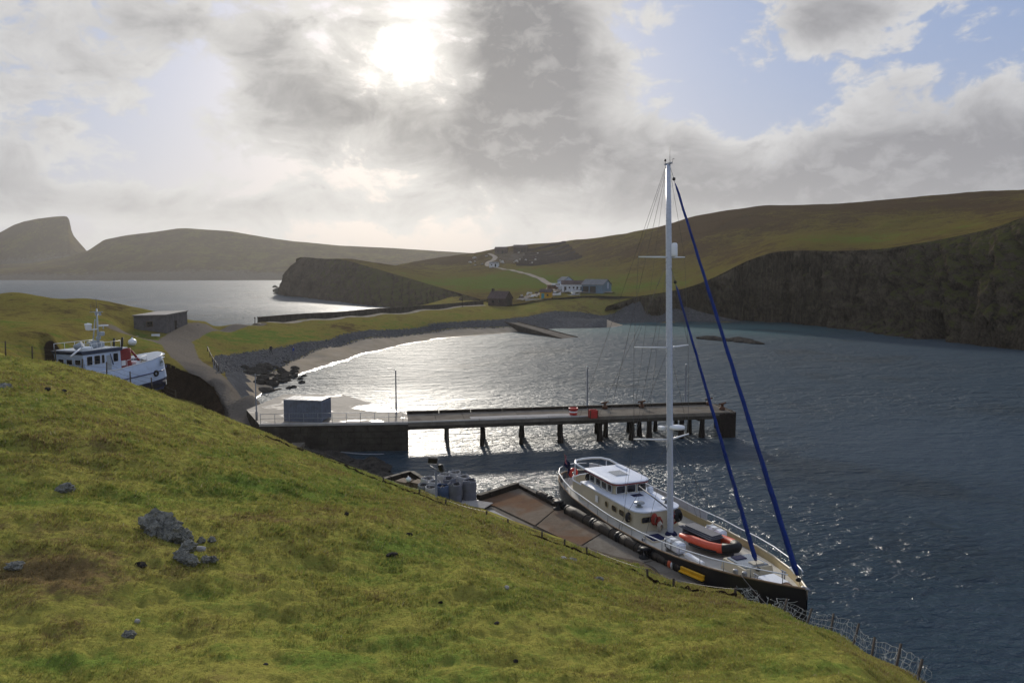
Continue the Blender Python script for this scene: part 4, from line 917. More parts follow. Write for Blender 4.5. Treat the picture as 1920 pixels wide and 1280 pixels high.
for s in (-1, 1):
    for x, w in ((-4.9, .3), (-3.9, .55), (-2.95, .58), (-2.1, .5)):
        yy = s*(np.interp(x, [-8.7, -1.15], [1.85, 1.72])*.985+.012); window(x, yy, 2.5, s*math.pi/2, w*1.12, .38, M_GLASS, .14, M_TAN)
    for x in (-7.75, -6.9, -6.05): window(x, s*1.315, 3.42, s*math.pi/2, .66, .5, M_GLASS, .08)
    window(-5.33, s*1.28, 3.42, s*math.pi/2, .55, .5, M_GLASS, .08)
for y in (-.8, 0, .8): window(-4.755, y, 3.42, 0, .66, .52, M_GLASS, .1)
for y in (-1.0, 1.0): window(-1.20, y, 2.52, 0, .78, .38, M_GLASS, .13, M_TAN)
# door, sign, hatches on and around the house
MB().box((-8.36, -.75, 2.85), (.06, .62, 1.75)).build('doorway', M_BLACK, yacht)
MB().box((-6.1, -1.87, 2.52), (.34, .03, .44)).build('notice_board', M_WHITE, yacht)
MB().box((-4.15, .1, 3.09), (.5, .75, .08), bevel=.02).build('dark_hatch', M_NAVY, yacht)
for x, y in ((-2.1, -1.0), (-2.1, 1.05)):
    d = MB().lathe((x, y, 3.05), [(.24, 0), (.24, .03), (.15, .05), (.11, .28), (.02, .3)], 12).build('mushroom_vent', M_FROST, yacht)
    MB().lathe((x, y, 3.3), [(.1, 0), (.36, .03), (.34, .08), (.02, .14)], 14).build('vent_cap', M_FROST, d)
MB().cyl((-4.0, .15, 3.75), (-.35, .5, 2.95), .045, 6).build('dark_spar', M_COVER, yacht)
MB().box((-4.3, 1.2, 3.3), (.35, .35, .45), bevel=.08).build('deck_locker', M_CABW, yacht)
# aft cockpit
pts = [(-8.9, -1.55), (-10.2, -1.6), (-11.0, -1.25), (-11.35, -.5), (-11.4, .3), (-11.1, 1.0), (-10.2, 1.5), (-8.9, 1.55)]
rows = [[(x, y, z) for x, y in pts] for z in (1.75, 2.65)]; MB().grid(rows).build('cockpit_coaming', M_CREAM, yacht)
MB().tube([(x, y, 2.67) for x, y in pts], .05, 6).build('coaming_cap', M_WHITE, yacht)
MB().prism([(x*.99, y*.93) for x, y in pts], 1.82, 1.95).build('cockpit_sole', M_TEAK, yacht)
MB().box((-10.35, .9, 2.15), (1.3, .5, .4), bevel=.06).build('cockpit_seat', M_CREAM, yacht); MB().box((-9.6, -.6, 2.2), (.5, .8, .5), bevel=.05).build('cockpit_table', M_CREAM, yacht)
MB().box((-10.3, .95, 2.48), (1.2, .45, .22), bevel=.08).build('seat_cushion', M_COVER, yacht)
for x, y in ((-12.2, -1.55), (-9.3, -2.55), (1.0, -2.6), (8.6, -.8), (8.8, .75), (-12.2, 1.6)):
    MB().box((x, y, sheer(x)+.07), (.35, .08, .07), bevel=.02).cyl((x-.08, y, deckz(x)), (x-.08, y, sheer(x)+.06), .04, 6).cyl((x+.08, y, deckz(x)), (x+.08, y, sheer(x)+.06), .04, 6).build('cleat', M_GALV, yacht)
# mast and rigging
ZT = at_d(1263, 303, 43.95).z
mast = MB(); pr = [(.20, .13), (.22, 0), (.20, -.13)]
sec = [(.25*math.cos(t), .155*math.sin(t)) for t in np.linspace(0, 2*math.pi, 17)[:-1]]
rows = [[(x*f, y*f, z) for x, y in sec+[sec[0]]] for z, f in ((1.75, 1), (ZT*.6, 1), (ZT*.85, .9), (ZT, .68))]
m_ = MB().grid(rows).add([(x*.68, y*.68, ZT) for x, y in sec], [tuple(range(16))]).build('mast', M_MAST, yacht)
MB().lathe((0, 0, 1.78), [(.38, 0), (.38, .1), (.3, .22), (.28, .24)], 14).build('mast_collar', M_NAVY, yacht)
MB().box((-.19, 0, 6.0), (.05, .07, 8)).build('mast_track', M_GALV, m_)
MB().box((0, 0, ZT+.04), (.62, .14, .09)).build('masthead', M_GALV, m_); MB().cyl((.1, .05, ZT), (.1, .05, ZT+1.0), .014, 5).build('antenna', M_WIRE, m_)
MB().cyl((-.25, -.05, ZT), (-.25, -.05, ZT+.3), .02, 5).lathe((-.25, -.05, ZT+.22), [(.05, 0), (.07, .03), (.05, .13), (.01, .14)], 8).build('masthead_light', M_BLACK, m_)
MB().cyl((.28, .1, ZT), (.28, .1, ZT+.25), .012, 5).box((.36, .1, ZT+.26), (.24, .01, .04)).build('wind_vane', M_WIRE, m_)
SPZ = [at_d(1263, 481, 43.95).z, at_d(1261, 653, 43.95).z, at_d(1259, 826, 43.95).z]; SPL = [1.65, 1.95, 2.0]; SPS = [.75, .85, .9]
for z, L, sw in zip(SPZ, SPL, SPS):
    for s in (-1, 1): MB().tube([(-.05, s*.1, z), (-sw, s*L, z+.05)], [.065, .04], 6).build('spreader', M_WHITE, m_)
def wire(pts, r=.011, nm='shroud', m=M_WIRE): return MB().tube(pts, r, 4, False).build(nm, m, yacht)
RK = .046
def R(p): return (p[0]-p[2]*RK, p[1], p[2])
m_.rotation_euler = (0, -RK, 0)
def sp(i, s): return R((-SPS[i], s*SPL[i], SPZ[i]+.05))
for s in (-1, 1):
    cp = (-1.0, s*2.9, 2.15)
    wire([R((-.05, s*.1, ZT-.15)), sp(0, s), sp(1, s), sp(2, s), cp])
    wire([R((-.05, s*.1, SPZ[0]-.2)), sp(1, s)]); wire([R((-.05, s*.1, SPZ[1]-.2)), sp(2, s)]); wire([R((-.05, s*.1, SPZ[2]-.2)), (-1.4, s*2.9, 2.15)])
    wire([R((-.2, s*.05, ZT-.1)), (-12.4, s*1.6, 2.6)], .012, 'backstay'); wire([R((-.15, s*.05, SPZ[0]-.5)), (-9.6, s*2.5, 2.3)], .010, 'runner')
    wire([R((.1, s*.1, SPZ[2]-.1)), (1.4, s*2.8, 2.3)])
wire([R((-.2, 0, ZT-.2)), (-3.9, -1.1, 3.1)], .008, 'halyard'); wire([R((-.2, .02, ZT*.75)), (-3.0, -.5, 3.1)], .008, 'halyard')
def furled(p0, p1, r, nm, f0=.02, f1=.96):
    p0, p1 = Vector(p0), Vector(p1); n = 60
    wire([p0, p1], .016, 'forestay')
    pts = [p0.lerp(p1, f0+(f1-f0)*i/n)+Vector((.008*math.sin(i*.9), .008*math.cos(i*1.3), 0)) for i in range(n+1)]
    rs = [r*(1.12-.62*i/n)*(1+.05*math.sin(i*1.9)+.03*math.sin(i*.7)) for i in range(n+1)]; rs[0] *= .5; rs[-1] *= .4
    o = MB().tube(pts, rs, 9).build(nm, M_BLUE, yacht)
    MB().tube([p+Vector((rs[i]*.93*math.cos(i*1.1), rs[i]*.93*math.sin(i*1.1), 0)) for i, p in enumerate(pts)], .018, 5).build('wrapped_sheet', M_NAVY, o)
    MB().lathe(tuple(p0.lerp(p1, .012)), [(.05, -.1), (.13, -.06), (.13, .04), (.05, .1)], 10).build('furling_drum', M_BLACK, o)
    MB().lathe(tuple(p0.lerp(p1, f1+.012)), [(.03, -.1), (.1, -.05), (.09, .06), (.02, .1)], 8).build('swivel', M_BLACK, o)
ZI = at_d(1272, 500, 43.95).z
furled((10.75, 0, 3.0), R((.22, 0, ZT-.25)), .125, 'furled_headsail', .02, .955); furled((7.9, 0, 2.5), R((.2, 0, ZI)), .11, 'furled_staysail', .035, .93)
zr = at_d(1277, 468, 43.95).z; MB().lathe((.45, .1, zr-.42), [(.05, 0), (.17, .03), (.18, .1), (.18, .74), (.13, .82), (.02, .84)], 14).build('radar_reflector', M_WHITE, m_); MB().box((.3, .08, zr-.42), (.3, .06, .05)).build('bracket', M_GALV, m_)
zr = at_d(1266, 803, 43.95).z; MB().lathe((.42, .25, zr-.1), [(.2, 0), (.44, .04), (.47, .14), (.42, .24), (.1, .3), (.02, .3)], 18).build('radar_dome', M_WHITE, m_); MB().box((-.42, -.3, zr-.08), (.5, .3, .24), bevel=.05).build('deck_light', M_WHITE, m_)
# coiled lines and buoyancy at the mast foot
M_ROPE = paint('red_rope', (.32, .06, .045), .85, .5, 9, spec=.05); M_ROPE2 = paint('pale_rope', (.42, .38, .32), .85, .3, 9, spec=.05); M_ROPEK = paint('dark_rope', (.04, .04, .045), .85, .4, 9, spec=.05)
def coil(c, r, m, n=5, ang=0.0, nm='coiled_line'):
    mb = MB()
    for k in range(n): mb.tube([(c[0]+.05*k-.1, c[1]+r*(1-.08*k)*math.cos(t)*.7, c[2]+r*(1-.08*k)*math.sin(t)*1.2) for t in np.linspace(0, 2*math.pi, 13)[:-1]], .035, 5, closed=True)
    return mb.build(nm, m, yacht)
coil((-.95, -.55, 2.55), .30, M_ROPE); coil((-.9, -.25, 2.35), .28, M_ROPE); coil((-.55, -.4, 2.2), .25, M_ROPE2); coil((-.8, .75, 2.5), .32, M_ROPE); coil((-.5, .9, 2.75), .34, M_ROPEK); coil((-1.05, 1.2, 2.6), .3, M_ROPEK); coil((-2.0, -1.80, 2.5), .26, M_ROPEK, 4)
# foredeck
dh = MB().box((.25, -1.25, deckz(0)+.12), (.95, .95, .12), bevel=.03).build('deck_hatch', M_NAVY, yacht); MB().box((.25, -1.25, deckz(0)+.08), (1.12, 1.12, .1)).build('hatch_coaming', M_CREAM, yacht)
fz = deckz(6.2); MB().box((6.85, .1, fz+.3), (1.9, 1.9, .55), taper=.92).build('forward_coaming', M_CREAM, yacht); MB().box((6.85, .1, fz+.60), (1.5, 1.5, .06), bevel=.02).build('forward_hatch', M_FROST, yacht)
MB().box((7.3, .3, fz+.65), (.45, .7, .06), bevel=.02).build('hatch_lid', M_CREAM, yacht); MB().box((6.4, -.1, fz+.65), (.5, .7, .05), bevel=.02).build('hatch_glass', M_NAVY, yacht)
MB().box((8.9, 0, deckz(8.9)+.14), (1.3, 1.2, .14), taper=.85).build('foredeck_plate', M_WHITE, yacht); MB().box((9.9, 0, deckz(9.9)+.16), (.5, .4, .26), bevel=.08).build('windlass', M_RUST, yacht)
MB().tube([(10.0, .12, deckz(10)+.2), (10.6, .1, 2.8), (11.1, .06, 3.02)], .04, 5).build('anchor_chain', M_RUST, yacht)
MB().box((4.6, -1.6, deckz(4.6)+.2), (1.5, .3, .3), bevel=.06).build('deck_box', M_WHITE, yacht)
for x, y in ((8.4, -1.35), (7.9, -1.5)): MB().box((x, y, sheer(x)+.12), (.22, .2, .28), bevel=.04).build('fairlead', M_GALV, yacht)
for k in range(5): MB().lathe((8.8+.13*k, hb_(8.8+.13*k)-.15, sheer(8.8)+.1+.03*(k % 2)), [(.02, 0), (.06, .03), (.06, .1), (.02, .14)], 8).build('small_float', M_WHITE, yacht)
MB().lathe((1.5, 1.1, deckz(1.5)), [(.2, 0), (.22, .1), (.15, .3), (.2, .45), (.05, .5)], 12).build('winch', M_GALV, yacht)
MB().box((.9, 1.35, deckz(1)+.3), (.4, .3, .6), bevel=.08).build('drum_locker', M_NAVY, yacht)
def mooring(a, b, sag, nm, label):
    a, b = Vector(a), Vector(b); pts = [a.lerp(b, i/10.)-Vector((0, 0, sag*math.sin(math.pi*i/10))) for i in range(11)]
    o = MB().tube([p-a for p in pts], .025, 5).build('mooring_line', M_ROPEK, None, a); tag(o, label, 'rope')
mooring(yw((8.3, -1.5, 2.8)), at_z(1440, 1135, 4.2), .05, '', 'dark mooring line from the yacht bow down to the shore')
mooring(yw((-12.2, -1.6, 2.55)), at_z(1046, 950, QZ+.5), .1, '', 'dark mooring line from the yacht stern to the quay bollard')
mooring(yw((1.0, -2.7, 2.3)), at_z(1208, 1042, QZ+.5), .1, '', 'dark mooring line from amidships to the near quay bollard')
# ---- things carried on deck
p = yw((3.5, .35, deckz(3)+.10)); din = thing('inflatable_dinghy', 'orange inflatable dinghy stowed on the foredeck of the yacht', 'dinghy', p, YA+math.radians(14))
path = [(-1.7, -.72, .62), (-.8, -.74, .60), (.3, -.74, .60), (1.0, -.62, .64), (1.5, -.32, .70), (1.66, 0, .73), (1.5, .32, .70), (1.0, .62, .64), (.3, .74, .6), (-.8, .74, .6), (-1.7, .72, .62)]
MB().tube(path, [.12, .25, .26, .26, .26, .26, .26, .26, .26, .25, .12], 12).build('tube', M_INFL, din)
MB().tube([(1.15, -.52, .66), (1.5, -.32, .7), (1.68, 0, .73), (1.5, .32, .7), (1.15, .52, .66)], .275, 12).build('bow_patch', M_BLACK, din)
for s in (-1, 1): MB().tube([(x, s*.98*abs(y)/.74+s*.02, z-.16) for x, y, z in path[1:4]], .07, 6).build('rubbing_strip', M_BLACK, din)
rows = [[(x, -w, .48), (x, -w*.6, .18), (x, 0, .02+.1*max(0, x)), (x, w*.6, .18), (x, w, .48)] for x, w in ((-1.5, .62), (-.5, .65), (.5, .62), (1.1, .42), (1.5, .1))]
MB().grid(rows).build('bottom', M_COVER, din); MB().box((-1.5, 0, .55), (.08, 1.2, .5)).build('transom', M_COVER, din)
p = yw((3.0, .3, deckz(3)+.96)); t = thing('stack_of_boards', 'stack of dark grey boards lying across the orange dinghy', 'boards', p, YA+math.radians(6))
for i in range(3): MB().box((.05*i-.35, .03*i-.05, .035+.07*i), (2.7-.22*i, 1.05-.13*i, .055), rz=.015*i, bevel=.03).build('board', M_COVER, t)
for x in (-1.3, .6): MB().box((x, 0, -.25), (.12, 1.1, .5)).build('support', M_COVER, t)
for x, y, lb in ((2.7, -1.6, 'white canister on the near side of the dinghy'), (1.9, 1.85, 'white canister on the far side of the dinghy')):
    t = thing('liferaft_canister', lb+' on the yacht deck', 'life raft', yw((x, y, deckz(x)+.03)), YA, 'white liferaft canisters')
    MB().box((0, 0, .47), (1.35, .62, .62), bevel=.13).build('shell', M_WHITE, t); MB().box((.62, 0, .48), (.2, .63, .60), bevel=.12).build('end_cap', M_CABW, t)
    for s in (-.45, .1): MB().box((s, 0, .47), (.06, .65, .65), bevel=.13).build('strap', M_GALV, t)
    for s in (-.4, .4): MB().box((s, 0, .08), (.12, .6, .16)).build('cradle', M_GALV, t)
# flag on its staff, drooping
p = yw((-12.0, -1.2, 2.5)); fl_ = thing('ensign_flag', 'dark blue ensign with a red and white canton hanging limp at the yacht stern', 'flag', p)
MB().tube([(0, 0, -.3), (-.25, .05, 1.75)], .022, 6).build('staff', M_TEAK, fl_)
def cloth(u0, u1, v0, v1, nu, nv):
    rows = []
    for i in range(nu+1):
        u = u0+(u1-u0)*i/nu; r = []
        for j in range(nv+1):
            v = v0+(v1-v0)*j/nv; z = 1.62-v*.85-u*.75; r.append((-.22+.04*v+u*.42+.07*math.sin(v*5+u*9), .05-.16*u+.10*math.sin(u*11+v*3), z))
        rows.append(r)
    return MB().grid(rows)
cloth(0, .45, 0, .5, 8, 8).build('canton', paint('flag_canton', (.38, .14, .18), .85, .4, 9, spec=.05), fl_); cloth(0, .45, .5, 1, 8, 8).build('fly', M_NAVY, fl_); cloth(.45, 1.15, 0, 1, 10, 12).build('fly', M_NAVY, fl_)
p = yw((-11.9, -.75, 2.4)); t = thing('lifebuoy', 'red horseshoe lifebuoy case on the yacht stern rail', 'lifebuoy', p, YA)
MB().tube([(0, .26*math.cos(a), .26*math.sin(a)+.3) for a in np.linspace(-.9, math.pi+.9, 14)], .14, 10).build('case', M_RED, t); MB().box((0, 0, .02), (.16, .5, .1)).build('holder', M_RED, t)
p = yw((-10.9, 1.6, 2.5)); t = thing('rescue_sling', 'orange bag hung inside the far stern rail of the yacht', 'bag', p, YA)
MB().box((0, 0, .2), (.35, .2, .42), bevel=.09).build('bag', M_INFL, t); MB().tube([(-.1, 0, .4), (0, 0, .55), (.1, 0, .4)], .02, 5).build('strap', M_WHITE, t)
t = thing('person', 'person in dark clothes standing at the after end of the yacht wheelhouse', 'person', yw((-8.75, -1.05, 2.0)), YA+2.2)
def person(parent, h, top, legs, skin, hair, walk=.12, arm=.1):
    bm = bmesh.new(); s = h/1.75
    P = {'pel': (0, 0, .95), 'ch': (.02, 0, 1.28), 'nk': (.03, 0, 1.50), 'hd': (.05, 0, 1.64), 'lh': (0, .1, .9), 'lk': (walk, .11, .50), 'la': (walk*.3, .11, .09), 'lt': (walk*.3+.15, .12, .04),
         'rh': (0, -.1, .9), 'rk': (-walk*.2, -.11, .50), 'ra': (-walk*1.6, -.11, .10), 'rt': (-walk*1.6+.15, -.12, .04), 'ls': (.01, .19, 1.42), 'le': (-.02-arm*.3, .26, 1.14), 'lw': (.12+arm, .25, .92), 'rs': (.01, -.19, 1.42), 're': (-.03, -.26, 1.14), 'rw': (.14, -.25, .92)}
    R = {'pel': .16, 'ch': .17, 'nk': .065, 'hd': .1, 'lh': .1, 'lk': .07, 'la': .055, 'lt': .045, 'rh': .1, 'rk': .07, 'ra': .055, 'rt': .045, 'ls': .09, 'le': .06, 'lw': .045, 'rs': .09, 're': .06, 'rw': .045}
    E = [('pel', 'ch'), ('ch', 'nk'), ('nk', 'hd'), ('pel', 'lh'), ('lh', 'lk'), ('lk', 'la'), ('la', 'lt'), ('pel', 'rh'), ('rh', 'rk'), ('rk', 'ra'), ('ra', 'rt'), ('ch', 'ls'), ('ls', 'le'), ('le', 'lw'), ('ch', 'rs'), ('rs', 're'), ('re', 'rw')]
    ks = list(P); me = bpy.data.meshes.new('body'); me.from_pydata([tuple(c*s for c in P[k]) for k in ks], [(ks.index(a), ks.index(b)) for a, b in E], [])
    o = link('body', me, parent); m = o.modifiers.new('skin', 'SKIN'); o.modifiers.new('sub', 'SUBSURF').render_levels = 1
    for i, k in enumerate(ks): me.skin_vertices[0].data[i].radius = (R[k]*s, R[k]*s); me.skin_vertices[0].data[i].use_root = (k == 'pel')
    mm, tt, b = material('clothes_'+str(len(MATS))); z = tt.sep(tt.new('ShaderNodeTexCoord').outputs['Object'])[2]
    c = tt.mix(tt.ramp(z, .93*s, .95*s), legs, top); c = tt.mix(tt.ramp(z, 1.52*s, 1.54*s), c, skin); c = tt.mix(tt.ramp(z, 1.70*s, 1.72*s), c, hair); tt.put(b.inputs['Base Color'], c); b.inputs['Roughness'].default_value = .85
    me.materials.append(mm); return o
person(t, 1.75, (.012, .012, .016), (.012, .012, .014), (.35, .2, .14), (.04, .03, .02), .03, .05)

# ================================================================ fishing boat in its noost
M_BHULL = paint('boat_white', (.50, .60, .78), .4, .1, .8, dirt=(.36, .40, .48), dirt_amt=.5); M_BBLUE = paint('boat_blue', (.02, .035, .12), .5, .3, 1)
M_BRED = paint('boat_red', (.22, .012, .014), .5, .25, 2); M_BNAVY = paint('boat_roof', (.02, .035, .075), .5, .3, 2); M_BGREY = paint('boat_grey', (.34, .38, .42), .5, .2, 3)
FA = math.atan2(.954, .30); FO = Vector((-46.9, 87.2, 3.05))
fb_ = thing('fishing_boat', 'white and blue fishing boat hauled out in a cutting behind the grass ridge', 'fishing boat', FO, FA)
bxs = [-7.4, -7.2, -6, -3, 0, 3, 5, 6.2, 7.0, 7.4]; bbs = [1.3, 1.8, 2.2, 2.45, 2.5, 2.4, 2.0, 1.45, .7, .05]
def fbm_b(x): return float(np.interp(x, bxs, bbs))
def fsh(x): return float(np.interp(x, [-7.4, -2, -1, 2, 7.4], [3.5, 3.45, 3.55, 3.85, 4.45]))
fx = np.concatenate([[-7.4, -7.25], np.linspace(-7, 6, 27), [6.4, 6.8, 7.1, 7.3, 7.4]])
for s in (-1, 1):
    up = []; lo = []
    for x in fx:
        b = fbm_b(x); zs = fsh(x); k = np.interp(x, [3, 7.4], [0, 1]); wl = float(np.interp(x, [-7.4, 7.4], [.9, 1.55]))
        up.append([(x-k*.75*(z-wl)/(zs-wl), s*b*f, z) for z, f in ((zs, .93-.05*k), (zs-.45, .97), (zs-1.0, 1.0), (wl+.6, 1.0), (wl, .98))])
        lo.append([(x-.0*k, s*b*f, z) for z, f in ((wl, .982), (wl*.6, .85), (wl*.3, .55), (0, .12))])
    MB().grid(up).build('hull_side', M_BHULL, fb_); MB().grid(lo).build('hull_bottom', M_BBLUE, fb_)
    MB().tube([(x-np.interp(x, [3, 7.4], [0, 1])*.75, s*fbm_b(x)*.93, fsh(x)+.04) for x in fx], .06, 6).build('gunwale', M_WHITE, fb_)
    for x, dz in ((6.3, .95), (6.3, .55), (6.4, .75)): MB().box((x, s*(fbm_b(x)*.9), dz), (.9, .06, .1), rz=-s*.75).build('draught_mark', M_WHITE, fb_)
    for x, z in ((3.9, 2.3), (6.1, 2.8)): MB().box((x, s*(fbm_b(x)+.02), z), (.16, .08, .28), rz=-s*.35).build('hawse_pipe', M_BBLUE, fb_)
rows = [[(x, -fbm_b(x)*.9, fsh(x)-.35), (x, fbm_b(x)*.9, fsh(x)-.35)] for x in fx if -7.2 < x < 6.6]; MB().grid(rows).build('deck', M_BGREY, fb_)
MB().poly([(-7.4, -1.3*.93, 3.5), (-7.4, 1.3*.93, 3.5), (-7.4, 1.25, .9), (-7.4, -1.25, .9)]).build('transom', M_BHULL, fb_)
MB().box((.2, 0, .0), (13.6, .35, .5)).build('keel', M_BBLUE, fb_)
# whaleback over the bow
rows = [[(x, -fbm_b(x)*.92, fsh(x)+.02), (x, -fbm_b(x)*.45, fsh(x)+.22), (x, 0, fsh(x)+.28), (x, fbm_b(x)*.45, fsh(x)+.22), (x, fbm_b(x)*.92, fsh(x)+.02)] for x in np.linspace(2.6, 6.4, 9)]; MB().grid(rows).build('whaleback', M_BGREY, fb_)
emb = thing_e = link('emblem_plate', None, fb_)
emb.location = (4.75, -2.02, 3.55); emb.rotation_euler = (0, 0, .42)
M_EMB = paint('emblem_green', (.16, .20, .20), .6, .2, 5)
MB().box((0, -.05, .42), (1.05, .03, .05)).box((0, -.05, -.42), (1.05, .03, .05)).box((-.52, -.05, 0), (.05, .03, .84)).box((.52, -.05, 0), (.05, .03, .84)).build('border', M_EMB, emb)
MB().tube([(-.38, -.07, -.22), (-.1, -.07, .02), (.12, -.07, .05), (.36, -.07, .28)], [.04, .1, .11, .02], 6).tube([(-.1, -.07, .02), (-.22, -.07, .24), (.0, -.07, .2)], [.07, .05, .02], 6).tube([(.12, -.07, .05), (.3, -.07, -.2)], [.06, .02], 6).build('emblem_figure', M_EMB, emb)
# wheelhouse
def raked(x0, x1, w, z0, z1, r0, r1):
    V = [(x0, -w, z0), (x1, -w, z0), (x1, w, z0), (x0, w, z0), (x0-r0, -w, z1), (x1+r1, -w, z1), (x1+r1, w, z1), (x0-r0, w, z1)]
    return MB().add(V, [(3, 2, 1, 0), (4, 5, 6, 7), (0, 1, 5, 4), (1, 2, 6, 5), (2, 3, 7, 6), (3, 0, 4, 7)])
raked(-6.1, -1.4, 2.05, 3.1, 5.6, .5, -.1).build('wheelhouse_wall', M_BHULL, fb_)
raked(-6.65, -1.3, 2.15, 5.62, 5.98, .25, .1).build('wheelhouse_roof', M_BNAVY, fb_)
MB().box((-4.0, 0, 6.02), (5.0, 3.9, .07)).build('roof_top', M_BGREY, fb_)
for x, w in ((-5.75, .72), (-4.75, .78), (-3.95, .4), (-2.2, .7)):
    for s in (-1, 1):
        o = window(x, s*2.055, 4.9, s*math.pi/2, w, .95, M_GLASS, .1, M_WHITE, fb_)
        if x == -4.75 and s < 0: MB().box((.05, 0, -.22), (.04, .3, .2)).build('seat_back', M_BLACK, o)
MB().box((-3.15, -2.07, 4.3), (.6, .04, 1.9)).build('door', M_BGREY, fb_); MB().tube([(-2.95, -2.1, 5.4), (-2.75, -2.12, 4.6), (-2.6, -2.12, 4.1)], .05, 6).build('drain_pipe', M_BBLUE, fb_)
for y in (-1.2, 0, 1.2): window(-6.46, y, 4.85, math.pi, .8, .75, M_GLASS, .1, M_WHITE, fb_)
MB().cyl((-8.0, -1.9, 5.6), (-6.3, -1.5, 6.35), .1, 8).build('visor_spar', M_WHITE, fb_)
MB().cyl((-6.2, -.6, 6.35), (-5.85, -1.3, 6.75), .32, 12).build('searchlight', M_BGREY, fb_); MB().cyl((-6, -.9, 5.95), (-6, -.9, 6.4), .07, 6).build('searchlight_stand', M_BGREY, fb_)
MB().lathe((-4.6, -.4, 6.0), [(.7, 0), (.72, .18), (.55, .3), (.02, .36)], 16).build('liferaft', M_WHITE, fb_)
# mast with its antennas
mz = at_d(173, 560, 82.5).z-FO.z
mst = MB().cyl((-2.7, -.2, 5.9), (-2.7, -.2, mz-1.2), .13, 8, .07).cyl((-2.2, .25, 5.9), (-2.5, .05, mz-2.2), .1, 8, .06).cyl((-3.1, .3, 5.9), (-2.8, .0, mz-2.4), .08, 8, .05).build('mast', M_BGREY, fb_)
for k in range(6): z = 6.3+k*.55; MB().cyl((-2.75, -.2, z), (-2.3, .22, z+.1), .03, 5).build('rung', M_BGREY, mst)
for dx, dy, z, h in ((-.0, -.2, mz-1.2, 1.25), (-.5, .1, mz-1.6, .9), (.4, -.1, mz-1.8, 1.0)): MB().cyl((-2.7+dx, dy, z), (-2.7+dx, dy, z+h), .022, 5).build('whip_antenna', M_WIRE, mst)
MB().cyl((-3.3, -.6, mz-1.9), (-2.1, .2, mz-1.9), .045, 6).cyl((-3.2, .3, mz-1.6), (-2.2, -.6, mz-1.6), .04, 6).box((-2.95, -.4, mz-1.7), (.25, .2, .35)).box((-2.4, -.3, mz-1.8), (.2, .2, .4)).build('crosstree', M_BGREY, mst)
for ax, z, r, h in ((-4.1, mz-3.5, .34, .75),): MB().cyl((-2.7, -.2, z-.05), (ax, -.35, z-.05), .07, 6).build('bracket', M_WHITE, mst); MB().lathe((ax, -.35, z-.1), [(.1, 0), (r*.8, .05), (r, .3), (r, h-.2), (r*1.15, h-.12), (r*1.1, h), (.02, h+.08)], 14).build('radome', M_WHITE, mst)
MB().box((-3.75, -.4, mz-4.9), (1.9, .28, .16), rz=.35, bevel=.04).build('radar_scanner', M_BGREY, mst); MB().lathe((-3.6, -.4, mz-5.7), [(.15, 0), (.34, .1), (.4, .45), (.2, .7), (.1, .78)], 12).build('radar_turner', M_BGREY, mst); MB().box((-3.2, -.4, mz-5.7), (1.3, .35, .14)).build('radar_platform', M_WHITE, mst)
MB().box((-2.1, -.4, mz-3.2), (1.1, .25, .16), rz=-.3, bevel=.05).build('small_scanner', M_WHITE, mst); MB().cyl((-2.1, -.4, mz-3.6), (-2.1, -.4, mz-3.2), .07, 6).build('scanner_post', M_BGREY, mst)
MB().box((-2.4, -.45, mz-4.1), (.55, .4, .5), bevel=.08).box((-2.3, .2, mz-4.6), (.4, .4, .35), bevel=.05).build('navigation_lights', M_BGREY, mst); MB().lathe((-3.5, -.5, mz-6.6), [(.1, 0), (.26, .08), (.26, .35), (.05, .42)], 10).build('satellite_dome', M_WHITE, mst)
MB().cyl((-5.0, -.8, 6.0), (-3.4, -.4, mz-5.8), .07, 6).build('mast_stay', M_WHITE, mst); MB().box((-2.5, .2, 6.3), (1.3, .9, .75), bevel=.1).build('mast_housing', M_BGREY, mst)
for s in (-1, 1):
    MB().tube([(x, s*1.95, 6.75) for x in np.linspace(-6.6, -1.3, 6)], .03, 5).build('roof_rail', M_WHITE, fb_)
    for x in np.linspace(-6.6, -1.3, 5): MB().cyl((x, s*1.95, 6.0), (x, s*1.95, 6.75), .025, 5).build('rail_post', M_WHITE, fb_)
    for x in np.linspace(-.8, 2.2, 4): MB().cyl((x, s*2.25, fsh(x)), (x, s*2.25, fsh(x)+.8), .025, 5).build('rail_post', M_WHITE, fb_)
    MB().tube([(x, s*2.25, fsh(x)+.8) for x in (-.8, .7, 2.2)], .03, 5).build('side_rail', M_WHITE, fb_)
    MB().tube([(x, s*fbm_b(x)*1.0+s*.04, 2.3+.04*x) for x in np.linspace(-7, 5.5, 14)], .07, 6).build('rubbing_strake', M_BBLUE, fb_)
# red crane and winch house
MB().add([(-1.1, -1.4, 3.2), (.9, -1.4, 3.2), (.9, 1.2, 3.2), (-1.1, 1.2, 3.2), (-1.1, -1.4, 5.6), (.3, -1.4, 5.7), (.3, 1.2, 5.7), (-1.1, 1.2, 5.6)], [(3, 2, 1, 0), (4, 5, 6, 7), (0, 1, 5, 4), (1, 2, 6, 5), (2, 3, 7, 6), (3, 0, 4, 7)]).build('winch_house', M_BRED, fb_)
MB().box((-.4, -.1, 5.72), (1.5, 2.4, .12)).build('winch_house_top', M_WHITE, fb_); MB().box((-.5, -1.44, 4.0), (.6, .06, .6)).build('vent_panel', M_WHITE, fb_)
MB().tube([(.9, -1.0, 5.5), (1.6, -1.0, 4.8), (2.3, -1.0, 3.9)], .14, 8).build('crane_boom', M_BRED, fb_); MB().tube([(.9, .6, 5.5), (1.6, .6, 4.8), (2.3, .6, 3.9)], .14, 8).build('crane_boom', M_BRED, fb_); MB().cyl((.9, -1.0, 3.3), (.9, -1.0, 5.6), .15, 8).build('crane_post', M_BRED, fb_)
